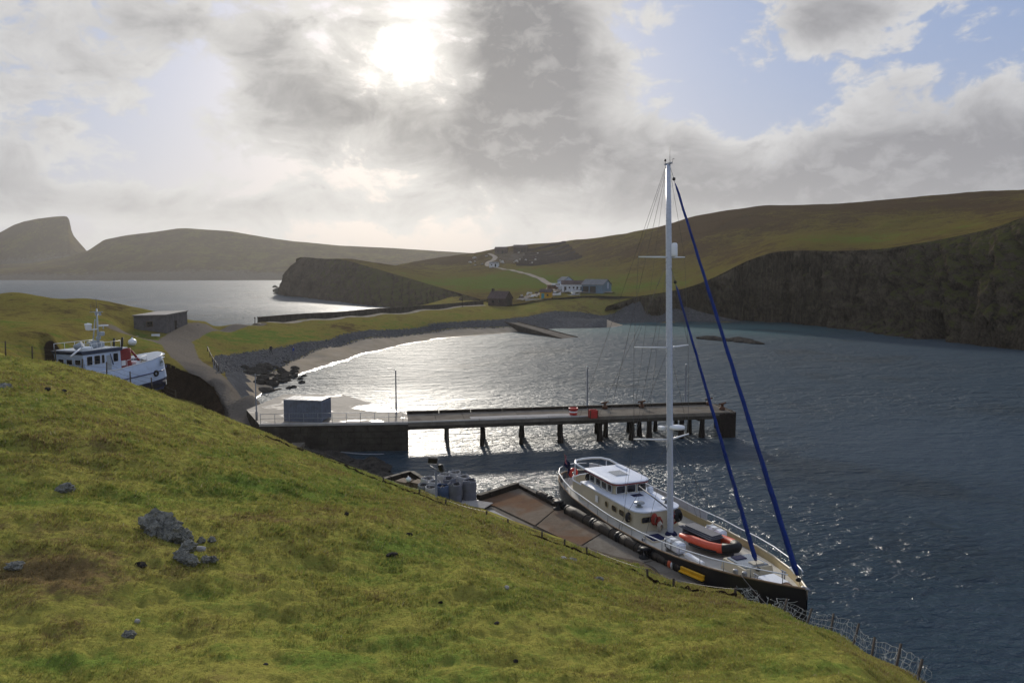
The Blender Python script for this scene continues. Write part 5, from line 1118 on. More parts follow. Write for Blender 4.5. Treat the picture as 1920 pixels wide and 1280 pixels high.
for x in (-.7, .5): MB().cyl((x, -.3, 5.7), (x+.15, -.3, 6.9), .12, 8).build('exhaust', M_BLACK, fb_)
MB().box((2.3, -.6, 3.75), (1.7, 1.6, .35), bevel=.05).build('fish_hatch', M_WHITE, fb_); MB().cyl((2.0, -1.6, 3.9), (3.4, -1.5, 4.0), .1, 8).build('deck_roller', M_CREAM, fb_)
for x in (-2.6, 3.4): 
    o = MB().tube([(x, -fbm_b(x)-.14, 2.2+.3*math.sin(a)+0*math.cos(a)) if False else (x+.3*math.cos(a), -fbm_b(x)-.14, 2.3+.3*math.sin(a)) for a in np.linspace(0, 2*math.pi, 13)[:-1]], .11, 7, closed=True).build('tyre_fender', M_BLACK, fb_)
for x in (-4, 0, 4): MB().box((x, 0, -.35), (.5, 4.6, .5)).build('cradle_beam', M_TIMBER, fb_)

# ================================================================ shed, walls, far buildings
M_BLOCK = paint('grey_blockwork', (.135, .125, .125), .9, .3, .8, dirt=(.06, .055, .05), dirt_amt=.6, bmp=.3, spec=.05); M_FELT = paint('roof_felt', (.19, .175, .165), .75, .3, .7, spec=.15)
sc = at_z(313, 628, 6.1); sl = at_z(252, 630, 6.1); sr_ = at_z(352, 617.5, 6.1)
ax = (sl-sc); bx2 = (sr_-sc); fourth = sl+bx2
shed = thing('concrete_shed', 'flat roofed grey block shed beside the gravel track', 'shed', sc); SH = 3.55
rr = lambda p: (p.x-sc.x, p.y-sc.y)
loop = [(0, 0), rr(sr_), rr(fourth), rr(sl)]
for i in range(4):
    p, q = Vector(loop[i]), Vector(loop[(i+1) % 4]); n = Vector((q.y-p.y, -(q.x-p.x))).normalized()
    mb = MB(); mb.add([(p.x, p.y, -1.2), (q.x, q.y, -1.2), (q.x, q.y, SH), (p.x, p.y, SH), (p.x-n.x*.2, p.y-n.y*.2, -1.2), (q.x-n.x*.2, q.y-n.y*.2, -1.2), (q.x-n.x*.2, q.y-n.y*.2, SH), (p.x-n.x*.2, p.y-n.y*.2, SH)], [(0, 1, 2, 3), (5, 4, 7, 6), (3, 2, 6, 7), (1, 0, 4, 5), (0, 3, 7, 4), (2, 1, 5, 6)]).build('wall', M_BLOCK, shed)
cx = sum(p[0] for p in loop)/4; cy = sum(p[1] for p in loop)/4
MB().prism([(cx+(x-cx)*1.05, cy+(y-cy)*1.05) for x, y in loop], SH+.005, SH+.2).build('roof', M_FELT, shed)
va = Vector(rr(sl)); na = Vector((va.y, -va.x)).normalized(); na = na if na.y < 0 else -na; aa = math.atan2(na.y, na.x)
w = MB().box((0, 0, 0), (.06, .95, .85)).build('window', M_GLASS, shed, (va.x*.52+na.x*.02, va.y*.52+na.y*.02, 2.1), (0, 0, aa))
for y in (-.5, .5): MB().box((.03, y, 0), (.08, .09, .95)).build('frame', M_WOOD, w)
for z in (-.46, .46): MB().box((.03, 0, z), (.08, 1.09, .09)).build('frame', M_WOOD, w)
vb = Vector(rr(sr_)); nb = Vector((vb.y, -vb.x)).normalized(); ab_ = math.atan2(nb.y, nb.x)
dr = MB().box((0, 0, 0), (.08, 1.3, 2.3)).build('door', M_TIMBER, shed, (vb.x*.42+nb.x*.02, vb.y*.42+nb.y*.02, 1.15), (0, 0, ab_)); MB().box((.06, .5, 0), (.05, .06, .25)).build('handle', M_GALV, dr)
MB().box((vb.x*.16+nb.x*.05, vb.y*.16+nb.y*.05, SH/2-.6), (.12, .35, SH+1.1), rz=ab_).build('pilaster', M_BLOCK, shed)
# things lying by the shed
def up_boat(px, py, z, L, W, H, m, rz, name, label, cat='boat', group=None):
    p = at_z(px, py, z); t = thing(name, label, cat, p, rz, group)
    rows = []
    for x, f in ((-.5, .55), (-.42, .8), (-.2, 1), (.1, .98), (.3, .75), (.43, .4), (.5, .05)): rows.append([(x*L, W/2*f*math.cos(a), H*(.35+.65*f)*math.sin(a)) for a in np.linspace(0, math.pi, 9)])
    MB().grid(rows).build('hull', m, t); MB().tube([(r[0][0], r[0][1], .03) for r in rows]+[(r[-1][0], r[-1][1], .03) for r in rows[::-1]], .05, 5).build('gunwale', M_TIMBER, t); MB().box((0, 0, H+.01), (L*.7, .06, .08)).build('keel', M_TIMBER, t)
    return t
M_GRN = paint('green_boat_paint', (.03, .075, .045), .6, .3, 2)
up_boat(361, 617, 6.0, 3.4, 1.5, .75, M_GRN, .3, 'upturned_dinghy', 'small green upturned dinghy beside the grey shed')
p = at_z(292, 632, 6.0); t = thing('fish_box', 'pale plastic fish box against the front of the grey shed', 'box', p, .4)
MB().box((0, 0, .08), (1.3, .8, .1)).build('bottom', M_WHITE, t)
for s in (-1, 1): MB().box((0, s*.4, .3), (1.3, .06, .5)).build('side', M_WHITE, t); MB().box((s*.65, 0, .3), (.06, .74, .5)).build('end', M_WHITE, t)
for px, py, L, rz, lb in ((247, 634, 2.6, 1.2, 'long driftwood plank leaning in the grass left of the grey shed'), (241, 639, 1.8, .5, 'short driftwood plank lying in the grass left of the grey shed')):
    p = at_z(px, py, 6.3); t = thing('plank', lb, 'plank', p, rz)
    MB().box((0, 0, .22), (L, .3, .09), bevel=.02).build('board', M_PALEC, t); MB().box((L*.3, 0, .08), (.15, .35, .2)).build('batten', M_WOOD, t)
p = at_z(249, 659, 6.2); t = thing('buoy', 'round white buoy lying in the grass behind the fishing boat', 'buoy', (p.x, p.y, field_z(p.x, p.y)-.1))
MB().lathe((0, 0, 0), [(.05, 0), (.42, .12), (.58, .45), (.5, .8), (.2, 1.0), (.1, 1.05), (.1, 1.2), (.02, 1.22)], 14).build('ball', M_WHITE, t); MB().tube([(.09*math.cos(a), 0, 1.25+.09*math.sin(a)) for a in np.linspace(0, 6.28, 9)[:-1]], .025, 5, closed=True).build('eye', M_BLUE, t)

def drape(pts, w, off, mat, name, zf):
    # a strip of road or wall following the ground
    P = [Vector((wx(a, d), d, 0)) for a, d in pts]; Q = []
    for a, b in zip(P[:-1], P[1:]):
        n = max(2, int((b-a).length/4)); Q += [a.lerp(b, i/n) for i in range(n)]
    Q.append(P[-1])
    for _ in range(3): Q = [Q[0]]+[(Q[i-1]+Q[i]*2+Q[i+1])/4 for i in range(1, len(Q)-1)]+[Q[-1]]
    rows = []
    for i, p in enumerate(Q):
        t = (Q[min(i+1, len(Q)-1)]-Q[max(i-1, 0)]).normalized(); n = Vector((-t.y, t.x, 0)); r = []
        for f in (-1, -.5, 0, .5, 1): q = p+n*(f*w/2); r.append((q.x, q.y, zf(p.x, p.y)+off-(.22 if abs(f) == 1 else 0)))
        rows.append(r)
    return structure(MB().grid(rows).build(name, mat)), Q
M_ROAD = concrete('road_gravel', (.23, .20, .165), (.34, .30, .25), 0, .4)
drape([(480, 178), (560, 191), (640, 204), (700, 214), (770, 230), (840, 249), (905, 266)], 3.2, .22, M_ROAD, 'road', field_z)
drape([(972, 278), (1000, 290), (1022, 303), (1033, 320), (1034, 335), (1026, 352), (1010, 375), (985, 402), (960, 432), (930, 462), (914, 482), (914, 500), (926, 520), (930, 540), (918, 562)], 3.6, .45, M_ROAD, 'road', val_z)
drape([(1036, 318), (1050, 306), (1075, 298), (1150, 292)], 5.0, .35, M_ROAD, 'road', val_z)
# sea wall along the isthmus
pts = [(484, 184), (560, 197), (640, 210), (700, 220.5), (770, 236), (840, 255), (905, 273)]
wt = thing('sea_wall', 'long dark stone sea wall along the road across the isthmus', 'wall', (wx(484, 184), 184, 0))
Q = [Vector((wx(a, d), d, field_z(wx(a, d), d))) for a, d in pts]; o0 = Vector((wx(484, 184), 184, 0))
for a, b in zip(Q[:-1], Q[1:]):
    n = 4
    for i in range(n):
        p = a.lerp(b, i/n)-o0; q = a.lerp(b, (i+1)/n)-o0; d = (q-p); c = (p+q)/2
        MB().box((c.x, c.y, c.z+.35), (math.hypot(d.x, d.y)-.06, .8, 2.3), rz=math.atan2(d.y, d.x)).build('wall_section', M_WALL, wt)
        MB().box((c.x, c.y, c.z+1.55), (math.hypot(d.x, d.y)-.02, .95, .12), rz=math.atan2(d.y, d.x)).build('coping', M_WALL, wt)

def building(name, label, px, d, L, Wd, H, RH, rz, mw, mr, zf=val_z, doors=(), wins=(), chimney=False, sink=.0):
    x = wx(px, d); t = thing(name, label, 'building', (x, d, zf(x, d)-sink), rz)
    # walls
    for s in (-1, 1): MB().box((0, s*(Wd/2-.15), H/2-.5), (L, .3, H+1)).build('wall', mw, t)
    for s in (-1, 1): MB().add([(s*L/2, -Wd/2+.3, -1), (s*L/2, Wd/2-.3, -1), (s*L/2, Wd/2-.3, H), (s*L/2, 0, H+RH), (s*L/2, -Wd/2+.3, H), (s*(L/2-.3), -Wd/2+.3, -1), (s*(L/2-.3), Wd/2-.3, -1), (s*(L/2-.3), Wd/2-.3, H), (s*(L/2-.3), 0, H+RH), (s*(L/2-.3), -Wd/2+.3, H)], [(0, 1, 2, 3, 4), (9, 8, 7, 6, 5), (0, 4, 9, 5), (4, 3, 8, 9), (3, 2, 7, 8), (2, 1, 6, 7)]).build('gable', mw, t)
    for s in (-1, 1):
        e = .3; V = [(-L/2-e, s*(Wd/2+e), H-e*RH/(Wd/2)), (L/2+e, s*(Wd/2+e), H-e*RH/(Wd/2)), (L/2+e, 0, H+RH+.02), (-L/2-e, 0, H+RH+.02)]
        MB().add(V+[(a, b, c+.18) for a, b, c in V], [(0, 1, 2, 3), (7, 6, 5, 4), (0, 4, 5, 1), (1, 5, 6, 2), (2, 6, 7, 3), (3, 7, 4, 0)]).build('roof', mr, t)
    for face, u, w, z0, z1, m in doors+wins:
        nm = 'door' if (face, u, w, z0, z1, m) in doors else 'window'
        c = {'f': (u, -Wd/2-.04, (z0+z1)/2), 'r': (L/2+.04, u, (z0+z1)/2)}[face]; sz = (w, .1, z1-z0) if face == 'f' else (.1, w, z1-z0)
        o = MB().box((0, 0, 0), sz).build(nm, m, t, c)
        if face == 'f': MB().box((0, -.06, (z1-z0)/2+.08), (w+.2, .14, .14)).build('lintel', mw, o)
        else: MB().box((.06, 0, (z1-z0)/2+.08), (.14, w+.2, .14)).build('lintel', mw, o)
    if chimney: MB().box((-L/2+.5, 0, H+RH+.4), (.7, .9, 1.2)).build('chimney', mw, t)
    return t
M_DSTONE = paint('dark_stone_wall', (.062, .045, .042), .9, .4, 1.2, bmp=.4, spec=.05); M_DROOF = paint('brown_roof', (.085, .062, .062), .85, .3, 1, spec=.05)
M_YEL = paint('ochre_wall', (.50, .28, .02), .8, .2, 1, spec=.1); M_TURQ = paint('turquoise_door', (.02, .22, .26), .6, .2, 2); M_HARL = paint('white_harling', (.58, .60, .62), .85, .12, 1, spec=.1)
M_BSHED = paint('blue_cladding', (.12, .19, .26), .7, .2, .8, spec=.1); M_GROOF = paint('grey_sheet_roof', (.16, .165, .175), .7, .25, .8, spec=.15); M_PBLUE = paint('pale_blue_wall', (.36, .43, .56), .8, .15, 1, spec=.1)
building('boathouse', 'dark stone boathouse with a brown pitched roof by the shore road', 938, 266, 7.2, 5.0, 2.6, 2.3, -.55, M_DSTONE, M_DROOF, lambda x, y: at_z(938, 573, 5.2).z, (('r', 0, 1.8, 0, 2.1, M_BLACK),), (('f', -1.5, .8, 1.0, 1.9, M_GLASS), ('f', 1.2, .8, 1.0, 1.9, M_GLASS)), True)
building('yellow_hut', 'small ochre yellow hut with a turquoise door', 1024, 278, 4.2, 3.6, 2.6, .9, -.25, M_YEL, M_DROOF, lambda x, y: at_d(1024, 560, 278).z, (('f', -.9, 1.1, .1, 2.1, M_TURQ),), (('f', .9, .7, 1.1, 1.8, M_GLASS),))
building('white_cottage', 'long white building with a row of dark windows beside the blue shed', 1074, 306, 9.2, 5.0, 3.2, 1.3, -.05, M_HARL, M_DROOF, lambda x, y: at_d(1074, 547, 306).z, (('f', -3.2, .9, .1, 2.2, M_TIMBER),), (('f', -1.5, .7, .6, 2.2, M_GLASS), ('f', 0.2, .7, .6, 2.2, M_GLASS), ('f', 1.7, .7, .6, 2.2, M_GLASS), ('f', 3.3, .7, .6, 2.2, M_GLASS)))
building('pale_blue_house', 'pale blue gabled house behind the white building', 1060, 318, 4.0, 5.5, 4.6, 1.5, -.9, M_PBLUE, M_GROOF, lambda x, y: at_d(1060, 546, 318).z, (('r', -1.2, .9, .1, 2.1, M_TIMBER),), (('r', 1.0, .8, 2.6, 3.6, M_GLASS),))
building('blue_shed', 'large blue clad shed with grey roof and dark open doors', 1118, 296, 9.6, 7.0, 3.4, 1.9, -.62, M_BSHED, M_GROOF, lambda x, y: at_d(1118, 549.5, 294).z, (('f', -2.9, 2.6, .1, 2.7, M_BLACK), ('f', .3, 2.6, .1, 2.7, M_BLACK)), (('r', .5, 1.2, 1.8, 4.2, M_PBLUE),))
building('grey_hut', 'tiny pale grey hut on the meadow below the hill road', 927, 468, 5.4, 3.2, 2.4, .6, -.3, M_HARL, M_GROOF, val_z, (('f', 1.3, 1.0, 0, 2, M_BLACK),), (('f', -1.2, .8, 1, 1.8, M_GLASS),))
# small boats and vehicles parked by the sheds
def small_boat(px, py, d, L, rz, mh, label):
    p = at_d(px, py, d); t = thing('small_boat', label, 'boat', p, rz, 'small boats drawn up near the blue shed')
    rows = []
    for x, f, s in ((-.5, .75, 0), (-.2, 1, 0), (.15, .95, .02), (.35, .6, .08), (.5, .04, .18)): rows.append([(x*L, L*.17*f, L*(.22+s)), (x*L, L*.14*f, L*.1), (x*L, 0, .02), (x*L, -L*.14*f, L*.1), (x*L, -L*.17*f, L*(.22+s))])
    MB().grid(rows).build('hull', mh, t); MB().grid([[(a*L, -L*.15*f, L*.19), (a*L, L*.15*f, L*.19)] for a, f in ((-.48, .75), (.1, .95), (.4, .4))]).build('deck', M_WHITE, t); MB().box((-.05*L, 0, L*.3), (L*.3, L*.2, L*.2), bevel=.1).build('cabin', M_WHITE, t); MB().box((-.05*L, 0, L*.31), (L*.31, L*.205, L*.06)).build('cabin_window', M_GLASS, t)
small_boat(1040, 557, 284, 5.2, .3, M_WHITE, 'white boat with a blue band right of the yellow hut'); small_boat(1068, 548, 298, 3.6, .1, M_WHITE, 'leftmost of three white boats in front of the white building')
small_boat(1077, 549, 297, 3.8, .2, M_WHITE, 'middle one of three white boats in front of the white building'); small_boat(1086, 549, 297, 3.8, 0, M_WHITE, 'rightmost of three white boats in front of the white building, by the shed doors'); small_boat(1076, 557, 284, 4.6, .1, M_PALEC, 'pale upturned looking boat on the dark bank below the blue shed')
def van(px, py, d, rz, m, label):
    p = at_d(px, py, d); t = thing('parked_van', label, 'van', p, rz, 'vehicles parked by the shore road')
    V = [(-2.2, .35), (2.2, .35), (2.3, 1.0), (1.6, 1.15), (1.1, 1.95), (-2.2, 2.0)]
    MB().add([(x, -.9, z) for x, z in V]+[(x, .9, z) for x, z in V], [(5, 4, 3, 2, 1, 0), (6, 7, 8, 9, 10, 11)]+[(i, (i+1) % 6, 6+(i+1) % 6, 6+i) for i in range(6)]).build('body', m, t)
    for x in (-1.4, 1.4):
        for s in (-1, 1): MB().cyl((x, s*.78, .35), (x, s*.95, .35), .35, 12).build('wheel', M_BLACK, t)
    for s in (-1, 1): MB().box((-.2, s*.905, 1.55), (2.2, .02, .5)).build('side_window', M_GLASS, t)
van(1045, 540, 312, .4, M_WHITE, 'white van parked left of the white building'); van(1053, 544, 308, 1.0, M_HARL, 'second whitish van parked just left of the white building'); van(1036, 543, 305, .1, M_RUST, 'dark red van parked behind the yellow hut')
# fish boxes, creels and gear strewn left of the hut
k = 0
for px, py, L, W, H, m, lb in ((985, 555, 3.0, 1.0, .6, M_PALEC, 'pale stack of gear on the bank nearest the boathouse'), (993, 552, 2.2, 1.2, .8, M_HARL, 'whitish heap of gear beside the road left of the yellow hut'), (1001, 556, 2.6, 1.0, .5, M_WHITE, 'low white heap of gear left of the yellow hut'), (1006, 550, 1.6, 1.0, .7, M_DROOF, 'brown heap of gear behind the yellow hut'), (978, 558, 2.0, 1.0, .5, M_DROOF, 'brown heap of gear next to the boathouse gable')):
    p = at_d(px, py, 282); t = thing('gear_heap', lb, 'gear', (p.x, p.y, p.z-.1), random.uniform(-.4, .4), 'heaps of gear by the boathouse')
    for i in range(5): MB().box((random.uniform(-L/2, L/2), random.uniform(-W/2, W/2), random.uniform(.1, H)), (random.uniform(.5, 1.1), random.uniform(.4, .8), random.uniform(.3, .6)), rz=random.uniform(0, 3), bevel=.04).build('box', m, t)
p0, p1 = at_d(985, 562, 274), at_d(1036, 561, 273); t = thing('low_wall', 'low whitish wall in front of the yellow hut', 'wall', p0, math.atan2(p1.y-p0.y, p1.x-p0.x)); L = (p1-p0).length
for i in range(6): MB().box((L*(i+.5)/6, 0, -.1), (L/6-.03, .4, .9), bevel=.04).build('wall_section', M_PALEC, t)
# concrete slip on the beach
sp = [at_z(944, 603, 2.3), at_z(956, 600, 2.3), at_z(1082, 632, .02), at_z(1052, 634.5, .02)]
slip = thing('slipway', 'sloping concrete slip running from the shingle into the bay', 'slipway', (sp[0].x, sp[0].y, 0))
n = 8
for i in range(n):
    a0, a1 = i/n, (i+1)/n-.006; q = [sp[0].lerp(sp[3], a0), sp[0].lerp(sp[3], a1), sp[1].lerp(sp[2], a1), sp[1].lerp(sp[2], a0)]; q = [v-Vector((sp[0].x, sp[0].y, 0)) for v in q]
    MB().add([tuple(v) for v in q]+[(v.x, v.y, -1.2) for v in q], [(0, 1, 2, 3), (7, 6, 5, 4)]+[(j, 4+j, 4+(j+1) % 4, (j+1) % 4) for j in range(4)]).build('slab', M_DECK, slip)
q = [v-Vector((sp[0].x, sp[0].y, 0)) for v in sp]
for a, b in ((q[0], q[3]), (q[1], q[2])):
    d = (b-a); MB().add([(a.x-.25, a.y, a.z+.2), (a.x+.25, a.y, a.z+.2), (b.x+.25, b.y, b.z+.12), (b.x-.25, b.y, b.z+.12), (a.x-.25, a.y, -1), (a.x+.25, a.y, -1), (b.x+.25, b.y, -1), (b.x-.25, b.y, -1)], [(0, 1, 2, 3), (7, 6, 5, 4), (0, 4, 5, 1), (1, 5, 6, 2), (2, 6, 7, 3), (3, 7, 4, 0)]).build('edge_kerb', M_WALL, slip)
# utility posts
for px, d, h, zf, lb in ((477, 181, 1.6, field_z, 'short post at the near end of the sea wall'), (867, 252, 4.0, field_z, 'thin pole beside the road near the boathouse')):
    x = wx(px, d); t = thing('pole', lb, 'pole', (x, d, zf(x, d)-.2)); MB().cyl((0, 0, 0), (0, 0, h+.2), .09, 7, .07).build('shaft', M_TIMBER, t); MB().box((0, 0, h), (.4, .1, .12)).build('crosspiece', M_TIMBER, t)
# people on the beach
for px, py, z, lb, top, legs, sk, hr in ((508.5, 674, 1.2, 'person in dark clothes walking on the shingle at the left end of the beach', (.015, .015, .02), (.012, .014, .02), (.4, .25, .18), (.03, .02, .02)), (550.5, 669, 1.15, 'person in a blue jacket walking where shingle meets sand', (.02, .05, .28), (.10, .10, .14), (.5, .33, .25), (.35, .2, .12))):
    p = at_z(px, py, z); t = thing('person', lb, 'person', (p.x, p.y, field_z(p.x, p.y)), 2.4 if px < 520 else -2.6); person(t, 1.78, top, legs, sk, hr, .22, .12)

# ================================================================ rocks, fences, netting, grass, haze
def rock_mesh(name, seed, mat, sub=3, flat=.7, jag=.16):
    bm = bmesh.new(); bmesh.ops.create_icosphere(bm, subdivisions=sub, radius=1.0)
    co = np.array([v.co[:] for v in bm.verts]); n = .32*fbm(co[:, 0]*1.1+seed*7, co[:, 1]*1.1, co[:, 2]*1.1+2.3, 3, seed)+jag*np.abs(fbm(co[:, 0]*3+seed, co[:, 1]*3, co[:, 2]*3+1.1, 3, seed+4))
    q = np.round(co*1.7)/1.7; co = co*.8+q*.2
    for v, c, k in zip(bm.verts, co, n): v.co = Vector(c)*(1+k)*1.0; v.co.z *= flat
    me = bpy.data.meshes.new(name); bm.to_mesh(me); bm.free(); me.materials.append(mat); return me
DARKR = [rock_mesh('boulder', i, M_ROCK, 2) for i in range(6)]; GREYR = [rock_mesh('stone', 20+i, M_STONE, 3, .75, .95) for i in range(6)]; PALER = [rock_mesh('pale_block', 40+i, M_PALE, 2, .8) for i in range(4)]
def rock(me, loc, s, name, label=None, cat='rock', group=None, parent=None):
    o = link(name, me, parent, loc, (random.uniform(-.25, .25), random.uniform(-.25, .25), random.uniform(0, 6.28))); o.scale = (s*random.uniform(.8, 1.4), s*random.uniform(.7, 1.1), s*random.uniform(.6, 1.0))
    if label: tag(o, label, cat, group)
    return o
# beach boulders
LB = 'dark boulder strewn over the left end of the sandy beach'
for px, py in ((530, 716), (540, 713), (570, 704.5), (564, 710), (541, 727), (551, 725.5), (566, 717), (533, 696), (553, 699)):
    p = at_z(px, py, .05); rock(random.choice(DARKR), (p.x, p.y, .02), random.uniform(.45, .8), 'boulder', LB, 'rock', 'boulders at the left end of the beach')
for i in range(70):
    a = random.random(); px = 430+a*125+random.gauss(0, 8); py = 690+a*14+random.gauss(0, 8)
    if py < 691-(px-500)*.18: continue
    p = at_z(px, py, .6); z = field_z(p.x, p.y)
    rock(random.choice(DARKR), (p.x, p.y, z), abs(random.gauss(.35, .25))+.18, 'boulder', LB, 'rock', 'boulders at the left end of the beach')
for px, py, s in ((482, 703, 1.7), (492, 712, 1.3), (470, 709, 1.2), (505, 717, 1.1), (497, 726, 1.4), (512, 724, 1.0), (485, 720, 1.1), (459, 702, .9), (531, 698, .9)):
    p = at_z(px, py, .6); rock(random.choice(DARKR), (p.x, p.y, field_z(p.x, p.y)), s, 'boulder', LB, 'rock', 'boulders at the left end of the beach')
# rocky foreshore below the landing
LS = 'dark wet rock on the foreshore between the grass slope and the landing wall'
for i in range(85):
    f = random.random(); px = 500+f*225+random.gauss(0, 6); py = 838+f*48+random.gauss(0, 6)
    p = at_z(px, py, .25); rock(random.choice(DARKR), (p.x, p.y, random.uniform(-.1, .25)+1.3*max(0, .35-f)), abs(random.gauss(.45, .35))+.25, 'boulder', LS, 'rock', 'rocks of the foreshore by the landing')
p0 = at_z(515, 836, .9); t = thing('slab_ramp', 'pale concrete ramp at the foot of the landing wall', 'ramp', (p0.x, p0.y, 0), .05)
MB().add([(-2.5, -1.6, .6), (2.2, -1.9, .6), (2.8, 1.5, 1.1), (-2.2, 1.5, 1.1), (-2.5, -1.6, -1), (2.2, -1.9, -1), (2.8, 1.5, -1), (-2.2, 1.5, -1)], [(0, 1, 2, 3), (7, 6, 5, 4), (0, 4, 5, 1), (1, 5, 6, 2), (2, 6, 7, 3), (3, 7, 4, 0)]).build('slab', M_DECK, t); MB().box((0, -1.8, .55), (4.8, .2, .3)).build('kerb', M_PALEC, t)
a, b = at_z(640, 847, .9), at_z(720, 851, .3); o = MB().tube([(b-a)*i/8-Vector((0, 0, .1*math.sin(i*.4))) for i in range(9)], .05, 6).build('shore_pipe', M_GALV, None, a); tag(o, 'thin pale pipe lying over the rocks below the landing', 'pipe')
# skerry and stacks
sk = thing('skerry', 'low dark weed covered skerry in the bay off the cliffs', 'skerry', (*at_z(1370, 639, 0)[:2], 0)); c0 = at_z(1370, 639, 0)
for px, py, s in ((1312, 634, .9), (1325, 634.5, 1.5), (1336, 635.5, 1.7), (1348, 637, 1.4), (1360, 637.5, 1.2), (1372, 638, 1.3), (1385, 638, 2.0), (1396, 639.5, 1.8), (1405, 641, 1.3), (1416, 643, 1.2), (1424, 644, .8), (1342, 636, 1.6), (1390, 640, 1.5)):
    p = at_z(px, py, .1)-c0; o = link('rock', random.choice(DARKR), sk, (p.x, p.y, .15), (0, 0, random.uniform(0, 6))); o.scale = (s*1.4, s*1.1, s*.6)
for px, py, s, lb in ((521, 547, 5, 'small sea stack just off the tip of the headland'), (516, 539, 3.5, 'low rock farthest out from the headland tip'), (519, 551, 3, 'low rock at the foot of the headland tip')):
    p = at_z(px, py, 0); o = rock(DARKR[2], (p.x, p.y, -.4), s, 'sea_stack', lb, 'rock'); o.rotation_euler = (.1, .1, px); o.scale = (s*.9, s*.8, s*1.0)
# spill of pale stone on the quarry slope
for i in range(34):
    px = random.uniform(925, 1030) if i < 27 else random.uniform(880, 915); py = random.gauss(493, 4) if i < 24 else random.uniform(470, 496)
    d = np.interp(py, [465, 500], [565, 475])+random.uniform(-8, 8); p = val_at(px, d); rock(random.choice(PALER), p+Vector((0, 0, .4)), random.uniform(.4, 1.2), 'stone_block', 'pale stone block strewn over the terraced slope above the meadow', 'stone', 'pale blocks on the terraced slope')
qy = thing('terraces', 'dark terraced stone banks on the slope above the meadow', 'terrace', val_at(1030, 510))
for k in range(6):
    d = 468+k*17; pts = [val_at(px, d+3*math.sin(px*.05+k))-val_at(1030, 510) for px in np.linspace(968+k*4, 1090-k*6, 12)]
    rows = [[(p.x, p.y-.8, p.z-1.0) for p in pts], [(p.x, p.y-.3, p.z+1.7+.3*math.sin(i*2.)) for i, p in enumerate(pts)], [(p.x, p.y+3.2, p.z+1.5) for p in pts], [(p.x, p.y+5, p.z-.5) for p in pts]]
    MB().grid(rows, False).build('bank', M_DSTONE, qy)
for px, d, L, H, lb, mw in ((940, 556, 9, 3.2, 'roofless brown stone building on the terraced slope beside the hill road', M_DROOF), (976, 550, 10, 3.6, 'gabled stone ruin highest on the terraced slope', M_DSTONE)):
    building('stone_ruin', lb, px, d, L, 5, H, 1.6, -.2, mw, M_DROOF, val_z, (('f', 1.5, 1.2, 0, 2, M_BLACK),), (('f', -2, .9, 1, 2, M_BLACK),))
# brown knoll rocks on the hillside
p = hill_at(330, 1020)
oc = thing('rock_outcrop', 'jagged grey rock outcrop in the grass of the lower left foreground', 'rock', p)
for px, py, s, zz in ((282, 985, .34, .10), (296, 984, .36, .14), (310, 990, .36, .12), (322, 996, .34, .1), (335, 1006, .34, .06), (346, 1012, .30, .04), (352, 1024, .26, .0), (290, 995, .3, .0), (318, 1004, .34, -.02), (348, 1044, .22, .0), (360, 1050, .22, 0), (338, 1040, .2, 0), (385, 1046, .16, -.02), (398, 1008, .14, 0), (400, 1044, .15, -.04), (378, 1010, .13, 0)):
    q = hill_at(px, py+8); o = link('rock', random.choice(GREYR), oc, q-p+Vector((0, 0, s*.35+zz)), (random.uniform(-.3, .3), random.uniform(-.3, .3), random.uniform(0, 6))); o.scale = (s*.72, s*.66, s*.85)
q = hill_at(377, 1034); rock(PALER[1], q+Vector((0, 0, .08)), .15, 'white_stone', 'upright white stone beside the grey rock outcrop')
for px, py, s, m, lb in ((120, 920, .22, GREYR, 'dark low rock in the grass above the green band at left'), (240, 1194, .13, GREYR, 'small dark rock in the bottom left turf'), (264, 1062, .13, DARKR, 'dark earthy stone just below the grey outcrop'), (258, 1168, .07, PALER, 'tiny pale stone above the small dark rock bottom left'), (30, 1062, .14, GREYR, 'half buried grey rock at the left picture edge'),
    (650, 966, .11, DARKR, 'lone dark stone in the grass left of the quay'), (768, 1003, .11, DARKR, 'lone dark stone at the top of the green hollow'), (826, 1130, .06, DARKR, 'small dark stone in the middle of the near slope'), (931, 1170, .06, DARKR, 'small dark stone right of the middle of the near slope'), (967, 1241, .06, DARKR, 'small dark stone near the bottom edge centre'),
    (498, 1246, .05, DARKR, 'small dark stone at the bottom edge left of centre'), (736, 1040, .18, DARKR, 'dark stone on the left lip of the green hollow'), (1055, 1048, .15, PALER, 'pale flat stone on the slope below the fence line'), (1075, 1052, .16, GREYR, 'grey flat stone next to the pale one below the fence line'), (1123, 1088, .16, GREYR, 'grey stone pile lowest below the fence line'), (950, 1104, .09, PALER, 'tiny pale stone right of the green hollow'), (8, 728, .35, GREYR, 'brown mound of stones at the left edge high on the slope'), (88, 732, .22, DARKR, 'left one of two dark stones high on the left slope'), (118, 735, .22, DARKR, 'right one of two dark stones high on the left slope')):
    q = hill_at(px, py); rock(random.choice(m), q+Vector((0, 0, s*.12)), s, 'stone', lb)
